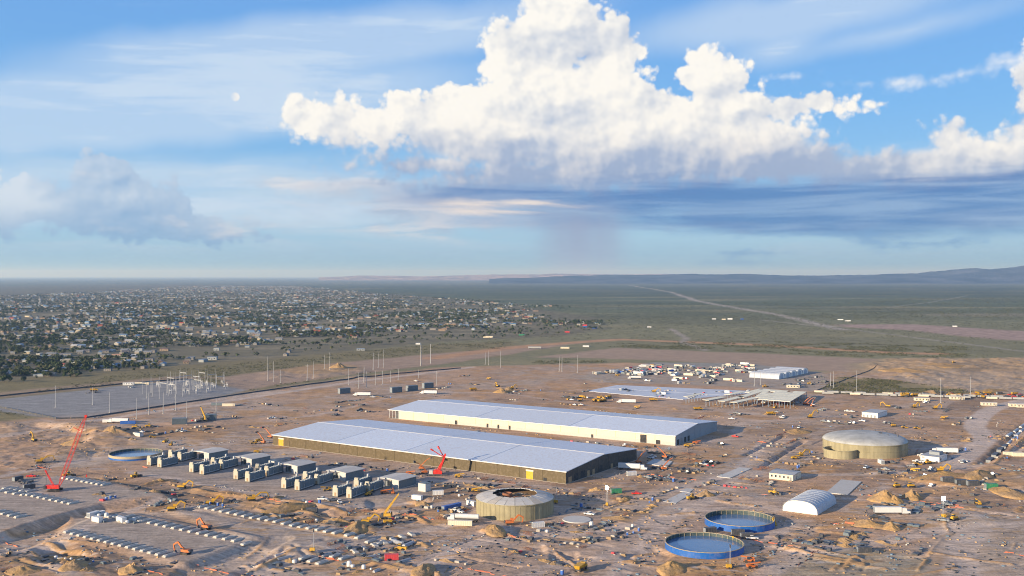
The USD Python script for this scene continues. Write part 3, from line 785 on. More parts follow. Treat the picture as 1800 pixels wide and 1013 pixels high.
def boom_lift(p):
    for x in (-1.1, 1.1):
        for s in (-1, 1):
            part(p, 'wheel', MB().wheel(x, s * 1.0, 0.45, 0.35), BLK)
    part(p, 'chassis', MB().box(-1.7, 1.7, -0.9, 0.9, 0.4, 1.0), DRK)
    part(p, 'turret', MB().extr([(-2.2, 1.0), (1.2, 1.0), (1.2, 1.9), (-1.6, 2.1), (-2.2, 1.8)], -0.95, 0.95), ORA)
    part(p, 'boom', MB().beam((-1.6, 0, 1.9), (2.8, 0, 6.4), 0.45, 0.5), ORA)
    part(p, 'stick', MB().beam((2.8, 0, 6.4), (5.6, 0, 8.0), 0.32, 0.36), ORA)
    part(p, 'basket', MB().box(5.4, 6.6, -1.1, 1.1, 7.5, 7.65).box(5.4, 5.48, -1.1, 1.1, 7.65, 8.6).box(6.52, 6.6, -1.1, 1.1, 7.65, 8.6).box(5.48, 6.52, -1.1, -1.02, 7.65, 8.6), DRK)


def dozer(p):
    for s in (-1, 1):
        part(p, 'track', MB().extr([(-1.9, 0.5), (-1.5, 0.05), (1.6, 0.05), (2.0, 0.5), (1.5, 1.1), (-1.5, 1.1)], s * 1.1 - 0.35, s * 1.1 + 0.35), BLK)
    part(p, 'body', MB().extr([(-1.8, 0.8), (2.0, 0.7), (2.0, 1.9), (0.2, 2.0), (-1.8, 1.7)], -0.75, 0.75), YEL)
    c = part(p, 'cab', MB().box(-1.3, 0.2, -0.7, 0.7, 1.9, 3.1, 0.1, 0.06), YEL)
    part(c, 'window', MB().box(-1.34, 0.24, -0.74, 0.74, 2.2, 2.9, 0.1, 0.06), GLS)
    part(p, 'blade', MB().extr([(2.5, 0.1), (2.9, 0.15), (2.75, 1.4), (2.45, 1.3)], -1.8, 1.8), DRK)


def roller(p):
    part(p, 'drum', MB().bar((1.6, -1.05, 0.75), (1.6, 1.05, 0.75), 0.75, n=12), DRK)
    for s in (-1, 1):
        part(p, 'wheel', MB().wheel(-1.3, s * 0.85, 0.75, 0.5), BLK)
    part(p, 'frame', MB().box(0.5, 2.6, -1.2, -1.08, 0.5, 1.1).box(0.5, 2.6, 1.08, 1.2, 0.5, 1.1).box(0.3, 0.5, -1.2, 1.2, 0.5, 1.2), YEL)
    part(p, 'body', MB().extr([(-2.5, 0.9), (0.3, 0.8), (0.3, 1.7), (-2.5, 1.6)], -0.85, 0.85), YEL)
    part(p, 'cab', MB().box(-0.9, 0.4, -0.8, 0.8, 1.7, 2.9, 0.08, 0.06), GLS)


def dump_truck(p):
    for x in (-2.6, -1.0, 2.6):
        for s in (-1, 1):
            part(p, 'wheel', MB().wheel(x, s * 1.15, 0.8, 0.6), BLK)
    part(p, 'chassis', MB().box(-3.6, 3.4, -0.6, 0.6, 0.8, 1.2), DRK)
    part(p, 'bed', MB().hexa([(-3.4, -0.9, 1.3), (1.2, -0.9, 1.3), (1.2, 0.9, 1.3), (-3.4, 0.9, 1.3), (-4.2, -1.5, 2.9), (1.5, -1.5, 3.0), (1.5, 1.5, 3.0), (-4.2, 1.5, 2.9)]), YEL)
    c = part(p, 'cab', MB().extr([(1.8, 1.1), (4.3, 1.0), (4.3, 1.9), (3.4, 2.1), (3.1, 3.1), (1.8, 3.1)], -1.1, 1.1), YEL)
    part(c, 'window', MB().box(2.0, 3.2, -1.14, 1.14, 2.2, 2.9), GLS)


def pickup(paint):
    def f(p):
        for x in (-1.7, 1.7):
            for s in (-1, 1):
                part(p, 'wheel', MB().wheel(x, s * 0.85, 0.4, 0.28, 8), BLK)
        part(p, 'body', MB().extr([(-2.8, 0.45), (2.8, 0.45), (2.85, 1.0), (1.2, 1.15), (-2.8, 1.15)], -0.97, 0.97), paint)
        c = part(p, 'cab', MB().hexa([(-0.9, -0.92, 1.15), (1.3, -0.92, 1.12), (1.3, 0.92, 1.12), (-0.9, 0.92, 1.15), (-0.75, -0.75, 1.9), (0.5, -0.75, 1.9), (0.5, 0.75, 1.9), (-0.75, 0.75, 1.9)]), paint)
        part(c, 'window', MB().hexa([(-0.95, -0.9, 1.2), (1.25, -0.9, 1.2), (1.25, 0.9, 1.2), (-0.95, 0.9, 1.2), (-0.82, -0.8, 1.78), (0.62, -0.8, 1.78), (0.62, 0.8, 1.78), (-0.82, 0.8, 1.78)]), GLS)
        part(p, 'bed', MB().box(-2.7, -1.0, -0.85, 0.85, 1.15, 1.2), DRK)
    return f


def semi(body, length=14.0, tractor=True):
    def f(p):
        part(p, 'box', MB().box(-length / 2, length / 2, -1.3, 1.3, 1.2, 4.0), body)
        part(p, 'door', MB().box(-length / 2 - 0.05, -length / 2, -1.2, 1.2, 1.3, 3.9), GRY)
        for x in (-length / 2 + 1.2, -length / 2 + 2.5):
            for s in (-1, 1):
                part(p, 'wheel', MB().wheel(x, s * 1.0, 0.5, 0.5, 8), BLK)
        if tractor:
            part(p, 'tractor', MB().extr([(length / 2 + 0.4, 0.7), (length / 2 + 4.6, 0.7), (length / 2 + 4.6, 1.8), (length / 2 + 2.9, 2.0), (length / 2 + 2.6, 3.4), (length / 2 + 0.4, 3.6)], -1.2, 1.2), WHT)
            for x in (length / 2 - 0.6, length / 2 + 3.9):
                for s in (-1, 1):
                    part(p, 'wheel', MB().wheel(x, s * 1.0, 0.5, 0.5, 8), BLK)
        else:
            part(p, 'landing_leg', MB().box(length / 2 - 3, length / 2 - 2.8, -0.9, -0.7, 0, 1.2), DRK)
            part(p, 'landing_leg', MB().box(length / 2 - 3, length / 2 - 2.8, 0.7, 0.9, 0, 1.2), DRK)
    return f


def tanker(p):
    part(p, 'tank', MB().bar((-6, 0, 2.5), (6, 0, 2.5), 1.25, n=16), WHT, smooth=40)
    part(p, 'frame', MB().box(-6, 6, -0.6, 0.6, 0.9, 1.25), DRK)
    for x in (-5, -3.7, 5):
        for s in (-1, 1):
            part(p, 'wheel', MB().wheel(x, s * 1.0, 0.5, 0.5, 8), BLK)
    part(p, 'tractor', MB().extr([(6.4, 0.7), (10, 0.7), (10, 1.8), (8.6, 2.0), (8.3, 3.3), (6.4, 3.4)], -1.2, 1.2), WHT)


def container(paint, length=12.2, h=2.6):
    def f(p):
        m = MB().box(-length / 2 + 0.06, length / 2 - 0.06, -1.16, 1.16, 0.1, h - 0.04)
        part(p, 'body', m, paint)
        r = MB()
        for k in np.arange(-length / 2 + 0.5, length / 2 - 0.3, 0.9):
            r.box(k, k + 0.4, -1.21, -1.161, 0.2, h - 0.1).box(k, k + 0.4, 1.161, 1.21, 0.2, h - 0.1)
        part(p, 'rib', r, paint).SetCustomDataByKey('kind', 'stuff')
        part(p, 'frame', MB().box(-length / 2, -length / 2 + 0.16, -1.22, 1.22, 0, h).box(length / 2 - 0.16, length / 2, -1.22, 1.22, 0, h), paint)
        part(p, 'door', MB().box(-length / 2 - 0.05, -length / 2 - 0.002, -1.1, 1.1, 0.25, h - 0.2), GRY)
    return f


def generator(p):
    """Turbine generator in a ribbed steel enclosure: cream intake front at -x, long ribbed body, roof vents."""
    Ls, Wd = 15.5, 3.2
    part(p, 'skid', MB().box(0, Ls, -Wd / 2 - 0.2, Wd / 2 + 0.2, 0, 0.5), DRK)
    part(p, 'enclosure', MB().box(0.8, Ls, -Wd / 2, Wd / 2, 0.5, 4.7), TEA)
    for k in range(9):
        xx = 1.3 + k * 1.6
        part(p, 'side_panel', MB().box(xx, xx + 1.32, -Wd / 2 - 0.09, -Wd / 2 - 0.002, 0.8, 4.4), TEA)
        part(p, 'side_panel', MB().box(xx, xx + 1.32, Wd / 2 + 0.002, Wd / 2 + 0.09, 0.8, 4.4), TEA)
    for k in range(6):
        part(p, 'roof_vent', MB().box(2.0 + k * 2.2, 3.3 + k * 2.2, -1.2, 1.2, 4.7, 5.15, 0.15, 0.15), GRY if k % 2 else TEA)
    e = part(p, 'intake_front', MB().box(0, 0.8, -Wd / 2 - 0.05, Wd / 2 + 0.05, 0.5, 5.2), GBE)
    part(e, 'door', MB().box(-0.06, -0.002, -0.7, 0.5, 0.6, 2.6), TIM)
    an = np.linspace(0, math.pi, 7)
    prof = [(-0.2, 5.2), (1.3, 5.2), (1.3, 6.0), (0.9, 6.6), (0.3, 6.6), (-0.2, 6.1)]
    part(p, 'intake_hood', MB().extr(prof, -1.25, 1.25), GBE)
    part(p, 'exhaust_stack', MB().bar((13.2, 0, 4.7), (13.2, 0, 6.6), 0.7, n=12), STL, smooth=40)
    part(p, 'pipe', MB().bar((1.2, -1.85, 1.0), (14, -1.85, 1.0), 0.18).bar((5, -1.85, 1.0), (5, -1.85, 3.2), 0.14), STL)


def canopy(p):
    """Equipment shelter: pale low-pitched roof on posts, white walls on two sides, machinery within."""
    part(p, 'slab', MB().box(-7.8, 7.8, -8, 8, 0, 0.25), CNL)
    part(p, 'roof', MB().hexa([(-8.4, -8.6, 5.0), (8.4, -8.6, 5.0), (8.4, 8.6, 5.0), (-8.4, 8.6, 5.0), (-8.4, -8.6, 5.25), (8.4, -8.6, 5.25), (8.4, 8.6, 5.25), (-8.4, 8.6, 5.25)]).hexa(
        [(-8.4, -8.6, 5.252), (8.4, -8.6, 5.252), (8.4, 8.6, 5.252), (-8.4, 8.6, 5.252), (-0.2, -8.6, 5.9), (0.2, -8.6, 5.9), (0.2, 8.6, 5.9), (-0.2, 8.6, 5.9)]), CNL)
    part(p, 'wall', MB().box(7.5, 7.7, -8, 8, 0.25, 5.0), TEA)
    part(p, 'wall', MB().box(2.5, 7.45, -8, -7.8, 0.25, 5.0), CNL)
    part(p, 'wall', MB().box(-7.7, 7.45, 7.8, 8, 0.25, 5.0), TEA)
    for xx in (-7.6, -2.6):
        part(p, 'post', MB().box(xx - 0.15, xx + 0.15, -7.9, -7.6, 0.25, 5.0), DRK)
    for k in range(3):
        part(p, 'cabinet', MB().box(-6 + k * 3.2, -3.8 + k * 3.2, -5 + k, -2 + k, 0.25, 3.0 + 0.4 * k), GRY if k != 1 else CNL)


def cabinet(p):
    part(p, 'body', MB().box(-2.7, 2.7, -2.4, 2.4, 0.3, 4.6), CNL)
    part(p, 'base', MB().box(-2.9, 2.9, -2.6, 2.6, 0, 0.3), CON)
    part(p, 'roof', MB().box(-2.8, 2.8, -2.5, 2.5, 4.6, 4.8), TEA)
    part(p, 'louvre', MB().box(-2.76, -2.702, -0.8, 0.6, 2.2, 3.2), RST)


def footing(p):
    part(p, 'base', MB().box(-1.5, 5.8, -1.4, 1.4, 0, 0.5), CON)
    part(p, 'pedestal', MB().box(-1.2, 5.4, -1.1, 1.1, 0.5, 1.1, 0.05, 0.04), CNL)
    part(p, 'anchor_plate', MB().box(0.4, 4.2, -0.75, 0.75, 1.1, 1.25), GRY)


def light_tower(p):
    part(p, 'trailer', MB().box(-1.2, 1.2, -0.7, 0.7, 0.5, 1.9, 0.1, 0.1), YEL)
    for s in (-1, 1):
        part(p, 'wheel', MB().wheel(0, s * 0.85, 0.38, 0.22, 8), BLK)
    part(p, 'mast', MB().bar((0.6, 0, 1.9), (0.6, 0, 9.0), 0.15, 0.11), STL)
    l = part(p, 'lamp_head', MB().box(0.5, 0.75, -1.0, 1.0, 8.9, 10.2), DRK)
    part(p, 'outrigger', MB().box(-1.8, 1.8, -0.06, 0.06, 0.35, 0.45).box(-0.06, 0.06, -1.8, 1.8, 0.35, 0.45), DRK)


def light_tower_lit(p):
    light_tower(p)
    head = stage.GetPrimAtPath(str(p.GetPath()) + '/lamp_head')
    for i in (0, 1):
        for j in (-1, 1):
            part(head, 'lamp', MB().box(0.1, 0.49, j * 0.55 - 0.5, j * 0.55 + 0.5, 8.95 + 0.95 * i, 9.8 + 0.95 * i), LMP)


def monopole(h, arms, r=0.34):
    def f(p):
        part(p, 'shaft', MB().bar((0, 0, 0), (0, 0, h), r, r * 0.45, n=8), SGR, smooth=60)
        part(p, 'footing', MB().bar((0, 0, -0.3), (0, 0, 0.35), 0.9, n=10), CON)
        for k in range(arms):
            part(p, 'crossarm', MB().bar((-2.3, 0, h - 1.6 - 2.2 * k), (2.3, 0, h - 1.6 - 2.2 * k), 0.10), SGR)
    return f


def gantry(h, w):
    def f(p):
        for s in (-1, 1):
            part(p, 'leg', MB().bar((s * w / 2, 0, 0), (s * w / 2, 0, h), 0.24, 0.16, n=6), SGR)
            part(p, 'spike', MB().bar((s * w / 2, 0, h), (s * w / 2, 0, h + 5), 0.12, 0.05, n=5), SGR)
        part(p, 'beam', MB().beam((-w / 2, 0, h - 0.8), (w / 2, 0, h - 0.8), 0.4, 0.6), SGR)
        for k in (-0.5, 0, 0.5):
            part(p, 'insulator', MB().bar((k * w * 0.6, 0, h - 2.6), (k * w * 0.6, 0, h - 1.1), 0.10), GRY)
    return f


def breaker(p):
    part(p, 'stand', MB().box(-1.2, -1.0, -0.1, 0.1, 0, 2.4).box(1.0, 1.2, -0.1, 0.1, 0, 2.4).box(-1.4, 1.4, -0.25, 0.25, 2.4, 2.7), STL)
    for k in (-1, 0, 1):
        part(p, 'bushing', MB().bar((k * 1.0, 0, 2.7), (k * 1.0, 0, 4.6), 0.2, 0.12), CNL)


def portable_toilet(p):
    part(p, 'cabin', MB().box(-0.6, 0.6, -0.6, 0.6, 0, 2.2), BLU)
    part(p, 'roof', MB().box(-0.65, 0.65, -0.65, 0.65, 2.2, 2.45, 0.2, 0.2), CNL)


def pallet_stack(m):
    def f(p):
        for k in range(3):
            part(p, 'layer', MB().box(-1.6 + 0.1 * k, 1.6 - 0.15 * k, -1.1, 1.1 - 0.1 * k, 0.5 * k + 0.1, 0.5 * k + 0.55), m)
    return f


def pipe_stack(m, L=6.0, r=0.3):
    def f(p):
        for k in range(3):
            for j in range(4 - k):
                part(p, 'pipe', MB().bar((-L / 2, (j - (3 - k) / 2) * 2 * r, r + k * 1.72 * r), (L / 2, (j - (3 - k) / 2) * 2 * r, r + k * 1.72 * r), r, n=8), m)
    return f


def form_panels(m):
    def f(p):
        part(p, 'panel', MB().box(-2.4, 2.4, -1.4, 1.4, 0.1, 0.35), m)
        part(p, 'panel', MB().box(-1.9, 2.2, -1.2, 1.5, 0.352, 0.6), m)
        part(p, 'panel', MB().box(-2.2, 1.2, -1.5, 0.9, 0.602, 0.8), m)
        part(p, 'prop', MB().bar((-2.6, -1.7, 0.1), (1.8, 1.9, 0.95), 0.10), DRK)
    return f


def rebar_cage(p):
    for k in range(4):
        part(p, 'hoop', MB().beam((-3 + k * 2, -0.8, 0.1), (-3 + k * 2, -0.8, 1.4), 0.12, 0.12).beam((-3 + k * 2, -0.8, 1.4), (-3 + k * 2, 0.8, 1.4), 0.12, 0.12).beam((-3 + k * 2, 0.8, 1.4), (-3 + k * 2, 0.8, 0.1), 0.12, 0.12), RST)
    for s in (-1, 1):
        part(p, 'bar', MB().beam((-3.4, s * 0.7, 0.2), (3.4, s * 0.7, 0.2), 0.14, 0.14).beam((-3.4, s * 0.7, 1.3), (3.4, s * 0.7, 1.3), 0.14, 0.14), RST)


def water_tank(p):
    part(p, 'tank', MB().rev([(0, 0.15), (1.1, 0.15), (1.15, 0.3), (1.15, 2.0), (0.8, 2.4), (0.2, 2.5), (0, 2.5)], 14), WHT, smooth=50)
    part(p, 'stand', MB().box(-1.2, 1.2, -1.2, 1.2, 0, 0.15), TIM)


def cable_reel(p):
    for s in (-1, 1):
        part(p, 'flange', MB().bar((0, s * 0.6 - 0.08, 1.1), (0, s * 0.6 + 0.08, 1.1), 1.1, n=12), TIM)
    part(p, 'cable', MB().bar((0, -0.52, 1.1), (0, 0.52, 1.1), 0.75, n=12), BLK)


def site_office(m):
    def f(p):
        part(p, 'body', MB().box(-6, 6, -1.7, 1.7, 0.6, 3.4), m)
        part(p, 'roof', MB().box(-6.15, 6.15, -1.85, 1.85, 3.4, 3.6), CNL)
        for k in range(4):
            part(p, 'window', MB().box(-5 + 2.7 * k, -3.9 + 2.7 * k, -1.76, -1.702, 1.7, 2.7), GLS)
        part(p, 'door', MB().box(4.6, 5.5, -1.76, -1.702, 0.7, 2.8), GRY)
        part(p, 'skirt', MB().box(-5.9, 5.9, -1.6, 1.6, 0, 0.6), DRK)
    return f


def mound(seed):
    def f(p):
        n, k = 44, 16
        an = np.arange(n) * 2 * math.pi / n
        v = [(0, 0, 1.0)]
        for i in range(1, k + 1):
            r = i / k
            for q in an:
                w = 1 + 0.35 * (meshkit.noise(np.array([math.cos(q) * 1.6 + seed, math.sin(q) * 1.6, 0.3]), seed) - 0.5)
                zz = max(0, (1 - r) ** 0.85) * (0.62 + 0.85 * float(meshkit.fbm(np.array([math.cos(q) * r * 3.5, math.sin(q) * r * 3.5, seed]), 5, seed)))
                v.append((r * w * math.cos(q), r * w * math.sin(q), zz if i < k else -0.25))
        fc = [[0, 1 + j, 1 + (j + 1) % n] for j in range(n)]
        for i in range(k - 1):
            for j in range(n):
                a, b = 1 + i * n + j, 1 + i * n + (j + 1) % n
                fc += [[a, a + n, b + n], [a, b + n, b]]
        part(p, 'soil', (np.array(v), np.array(fc)), SOIL, smooth=35)
    return f


def soil_material():
    g = Graph()
    pos = g.node('geometry', 'position')
    n1, nm = g.noise(pos, 0.8, 5.0, 0.65), g.noise(pos, 0.15, 3.0, 0.6)
    c = g.mix(g.sstep(nm, 0.35, 0.65), (0.33, 0.225, 0.13), (0.42, 0.26, 0.11))
    f = g.lin(n1, 0.25, 0.75, 0.75, 1.25)
    c = g.mulc(c, g.node('combine_xyz', 'vector', x=f, y=f, z=f))
    return g.done('/World/Looks/dug_soil', surface=g.node('principled_bsdf', 'BSDF', base_color=c, roughness=0.97, specular_ior_level=0.1, normal=g.node('bump', 'normal', height=n1, strength=0.8, distance=0.6)))


SOIL = soil_material()


def hauler_crawler(p):
    """Red lattice crawler crane facing +x, boom raised."""
    for s in (-1, 1):
        part(p, 'track', MB().extr([(-3.6, 0.6), (-3.0, 0.05), (3.0, 0.05), (3.6, 0.6), (3.1, 1.3), (-3.1, 1.3)], s * 2.4 - 0.5, s * 2.4 + 0.5), BLK)
    part(p, 'carbody', MB().box(-1.3, 1.3, -1.9, 1.9, 0.6, 1.5), DRK)
    part(p, 'house', MB().extr([(-4.6, 1.6), (2.2, 1.6), (2.2, 3.0), (0.5, 3.6), (-4.6, 3.6)], -1.6, 1.6), RED)
    part(p, 'cab', MB().box(1.0, 2.9, -2.8, -1.65, 1.7, 3.9, 0.2, 0.05), RED)
    part(p, 'counterweight', MB().box(-5.8, -4.62, -2.0, 2.0, 1.5, 3.4), DRK)
    a, b = np.array((2.0, 0, 2.2)), np.array((16.6, 0, 42.0))
    d = (b - a) / np.linalg.norm(b - a)
    s, t = np.array((0, 1.0, 0)), np.cross(d, (0, 1.0, 0))
    m, n = MB(), 24
    cor = lambda u, i, j: a + (b - a) * u + (s * i + t * j) * (0.95 * min(1, 6 * u + 0.25, 5 * (1 - u) + 0.25))
    for i, j in ((-1, -1), (1, -1), (1, 1), (-1, 1)):
        for k in range(n):
            m.beam(cor(k / n, i, j), cor((k + 1) / n, i, j), 0.17, 0.17)
    part(p, 'boom_chord', m, RED)
    m = MB()
    for k in range(n):
        for (i, j), (q, w) in (((-1, -1), (1, -1)), ((1, -1), (1, 1)), ((1, 1), (-1, 1)), ((-1, 1), (-1, -1))):
            c, e = ((i, j), (q, w)) if k % 2 else ((q, w), (i, j))
            m.beam(cor(k / n, *c), cor((k + 1) / n, *e), 0.07, 0.07)
    part(p, 'boom_lacing', m, RED)
    part(p, 'boom_tip', MB().box(16.2, 17.4, -0.6, 0.6, 41.6, 43.0), RED)
    part(p, 'mast', MB().beam((-1.0, -0.8, 3.4), (-5.4, -0.6, 12.0), 0.35, 0.35).beam((-1.0, 0.8, 3.4), (-5.4, 0.6, 12.0), 0.35, 0.35), RED)
    part(p, 'jib_strut', MB().beam((13.6, 0, 34.0), (10.0, 0, 36.0), 0.3, 0.3), RED)
    part(p, 'pendant', MB().bar((-5.4, 0, 12.0), (10.0, 0, 36.0), 0.07, n=4).bar((10.0, 0, 36.0), (16.5, 0, 42.0), 0.06, n=4).bar((-5.4, 0, 12.0), (-4.4, 0, 3.6), 0.08, n=4), DRK)
    part(p, 'hoist_rope', MB().bar((17.1, 0, 42.0), (17.1, 0, 9.0), 0.05, n=4), DRK)
    part(p, 'hook', MB().box(16.85, 17.35, -0.25, 0.25, 7.6, 9.0), RED)


def telescopic(paint, L, el):
    def f(p):
        for x in (-3.2, -1.6, 1.8, 3.4):
            for s in (-1, 1):
                part(p, 'wheel', MB().wheel(x, s * 1.1, 0.7, 0.5), BLK)
        part(p, 'chassis', MB().box(-4.6, 4.8, -1.2, 1.2, 0.7, 1.5), DRK)
        part(p, 'outrigger', MB().box(-3.9, -3.5, -3.0, 3.0, 0.5, 0.8).box(3.9, 4.3, -3.0, 3.0, 0.5, 0.8), paint)
        part(p, 'turret', MB().box(-2.6, 1.4, -1.25, 1.25, 1.5, 3.0, 0.15, 0.1), paint)
        part(p, 'cab', MB().box(-0.2, 1.7, 1.27, 2.2, 1.7, 3.4, 0.15, 0.05), GLS)
        part(p, 'counterweight', MB().box(-3.9, -2.65, -1.4, 1.4, 1.5, 2.7), DRK)
        a = np.array((-1.9, 0, 3.1)); d = np.array((math.cos(el), 0, math.sin(el)))
        part(p, 'boom', MB().beam(a, a + d * L * 0.5, 1.0, 1.15), paint)
        part(p, 'boom_section', MB().beam(a + d * L * 0.5, a + d * L * 0.8, 0.78, 0.9), paint)
        part(p, 'boom_section', MB().beam(a + d * L * 0.8, a + d * L, 0.6, 0.7), paint)
        part(p, 'boom_head', MB().beam(a + d * L, a + d * (L + 0.9), 0.9, 1.1), DRK)
        part(p, 'ram', MB().bar((1.2, 0, 1.9), a + d * L * 0.3 + np.array((0.3, 0, -0.4)), 0.22), STL)
    return f


def red_pump(p):
    """Red machine with a thick leaning arm that splits into two raised forearms."""
    part(p, 'deck', MB().box(-6.2, 6.2, -3.2, 3.2, 0.25, 0.9), DRK)
    for s in (-1, 1):
        part(p, 'track', MB().box(-5.6, 5.6, s * 2.6 - 0.5, s * 2.6 + 0.5, 0, 0.25), BLK)
    part(p, 'house', MB().extr([(-3.0, 0.9), (2.6, 0.9), (2.6, 2.6), (0.8, 3.6), (-1.6, 3.6), (-3.0, 2.8)], -1.7, 1.7), RED)
    part(p, 'counterweight', MB().box(-5.6, -3.1, -1.9, 1.9, 0.9, 3.2, 0.2, 0.1), CNL)
    part(p, 'cab', MB().box(-2.2, -0.6, 1.75, 2.8, 1.0, 3.2, 0.1, 0.05), PNK)
    a, b = np.array((0.6, 0, 2.2)), np.array((4.4, 0, 12.6))
    part(p, 'boom', MB().beam(a, b, 1.0, 1.25), RED)
    part(p, 'boom_ram', MB().bar((-0.8, 0, 2.6), a + (b - a) * 0.55 + np.array((-0.5, 0, 0)), 0.3), RED)
    part(p, 'elbow', MB().box(3.9, 5.1, -0.9, 0.9, 12.3, 13.4, 0.2, 0.2), RED)
    part(p, 'forearm', MB().beam((3.6, -0.5, 11.2), (-3.0, -1.4, 15.6), 0.42, 0.5), RED)
    part(p, 'forearm', MB().beam((3.6, 0.5, 11.2), (0.6, 1.8, 16.2), 0.42, 0.5), RED)
    part(p, 'forearm_tip', MB().beam((-3.0, -1.4, 15.6), (-4.6, -1.6, 16.6), 0.9, 0.9), RED)
    part(p, 'forearm_tip', MB().beam((0.6, 1.8, 16.2), (-0.3, 2.2, 17.6), 0.9, 0.9), RED)


KINDS = {
    'excavator': ('excavator', 'excavator', excavator(YEL, 'folded')), 'excavator_raised': ('excavator', 'excavator', excavator(YEL, 'raised')), 'excavator_reach': ('excavator', 'excavator', excavator(YEL, 'reach')),
    'excavator_orange': ('excavator', 'excavator', excavator(ORA, 'folded')), 'loader': ('wheel_loader', 'loader', loader), 'telehandler': ('telehandler', 'telehandler', telehandler(YEL)), 'telehandler_orange': ('telehandler', 'telehandler', telehandler(ORA)),
    'lift': ('boom_lift', 'boom lift', boom_lift), 'dozer': ('bulldozer', 'bulldozer', dozer), 'roller': ('road_roller', 'roller', roller), 'dump': ('dump_truck', 'dump truck', dump_truck),
    'pickup': ('pickup_truck', 'pickup', pickup(WHT)), 'pickup_dark': ('pickup_truck', 'pickup', pickup(DRK)), 'pickup_red': ('pickup_truck', 'pickup', pickup(RED)), 'pickup_grey': ('pickup_truck', 'pickup', pickup(GRY)),
    'semi': ('semi_trailer_truck', 'truck', semi(WHT)), 'trailer_white': ('box_trailer', 'trailer', semi(WHT, 13.5, False)), 'trailer_grey': ('box_trailer', 'trailer', semi(mat('dull_grey_paint', (0.34, 0.345, 0.34)), 13.5, False)), 'trailer_cream': ('box_trailer', 'trailer', semi(CRM, 12.0, False)), 'tanker': ('tanker_truck', 'tanker truck', tanker),
    'container_cream': ('shipping_container', 'container', container(CRM)), 'container_blue': ('shipping_container', 'container', container(BLU)), 'container_steel': ('shipping_container', 'container', container(TEA)), 'container_dark': ('shipping_container', 'container', container(DRK, 6.1)),
    'container_white': ('shipping_container', 'container', container(WHT, 6.1)), 'container_red': ('shipping_container', 'container', container(PNK, 6.1)), 'container_green': ('shipping_container', 'container', container(GRN, 6.1)),
    'generator': ('turbine_generator', 'generator', generator), 'canopy': ('equipment_shelter', 'shelter', canopy), 'cabinet': ('electrical_cabinet', 'cabinet', cabinet), 'footing': ('concrete_footing', 'footing', footing),
    'light': ('light_tower', 'light tower', light_tower), 'light_lit': ('light_tower', 'light tower', light_tower_lit), 'pole': ('utility_pole', 'pole', monopole(20, 0, 0.36)), 'pole_tall': ('steel_monopole', 'pole', monopole(33, 0, 0.75)), 'pole_arms': ('utility_pole', 'pole', monopole(22, 2, 0.36)),
    'gantry': ('substation_gantry', 'gantry', gantry(13, 11)), 'breaker': ('circuit_breaker', 'circuit breaker', breaker), 'toilet': ('portable_toilet', 'toilet', portable_toilet),
    'pallets': ('material_stack', 'material stack', pallet_stack(TIM)), 'crates': ('crate_stack', 'crate stack', pallet_stack(CON)), 'blue_stack': ('wrapped_stack', 'material stack', pallet_stack(TEA)), 'dark_stack': ('dark_stack', 'material stack', pallet_stack(DRK)), 'red_stack': ('barrier_stack', 'barrier stack', pallet_stack(PNK)),
    'pipes': ('pipe_stack', 'pipe stack', pipe_stack(DRK)), 'pipes_pale': ('pipe_stack', 'pipe stack', pipe_stack(STL, 9, 0.35)), 'forms': ('formwork_pile', 'formwork', form_panels(DRK)), 'forms_timber': ('formwork_pile', 'formwork', form_panels(TIM)), 'forms_steel': ('formwork_pile', 'formwork', form_panels(TEA)),
    'rebar': ('rebar_cage', 'rebar cage', rebar_cage), 'water_tank': ('water_tank', 'water tank', water_tank), 'reel': ('cable_reel', 'cable reel', cable_reel), 'office': ('site_office', 'site office', site_office(CRM)), 'office_white': ('site_office', 'site office', site_office(WHT)),
    'mound': ('soil_mound', 'soil mound', mound(3)), 'mound_b': ('soil_mound', 'soil mound', mound(8)), 'mound_c': ('soil_mound', 'soil mound', mound(14)), 'crawler_crane': ('crawler_crane', 'crane', hauler_crawler),
    'crane_yellow': ('telescopic_crane', 'crane', telescopic(YEL, 12.5, math.radians(54))), 'crane_small': ('telescopic_crane', 'crane', telescopic(YEL, 10, math.radians(66))), 'red_pump': ('red_boom_crane', 'crane', red_pump),
}
# ------------------------------------------------------------------ the two halls
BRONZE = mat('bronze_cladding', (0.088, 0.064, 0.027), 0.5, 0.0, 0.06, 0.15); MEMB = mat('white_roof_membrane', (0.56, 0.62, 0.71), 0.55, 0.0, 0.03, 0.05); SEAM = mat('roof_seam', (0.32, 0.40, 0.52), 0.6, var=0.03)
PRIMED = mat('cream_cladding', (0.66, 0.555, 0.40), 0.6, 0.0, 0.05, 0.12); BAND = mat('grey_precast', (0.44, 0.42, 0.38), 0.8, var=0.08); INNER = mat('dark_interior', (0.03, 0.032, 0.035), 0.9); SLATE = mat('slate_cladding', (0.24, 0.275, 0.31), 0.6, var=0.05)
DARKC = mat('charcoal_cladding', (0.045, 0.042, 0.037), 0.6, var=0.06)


def frame_of(A, B, C):
    """Origin at A, x along A to B, y square to it towards C; lengths along both."""
    a, b, c = W(*A)[:2], W(*B)[:2], W(*C)[:2]
    L = np.hypot(*(b - a)); u = (b - a) / L
    v = np.array([-u[1], u[0]])
    return a, u, v, L, float((c - b) @ v)


def along(fr, px):
    """How far along the front wall the photograph column px lies."""
    a, u, v, L, D = fr
    k = (px - PX0) / FOCAL
    return (k * a[1] - a[0]) / (u[0] - k * u[1])


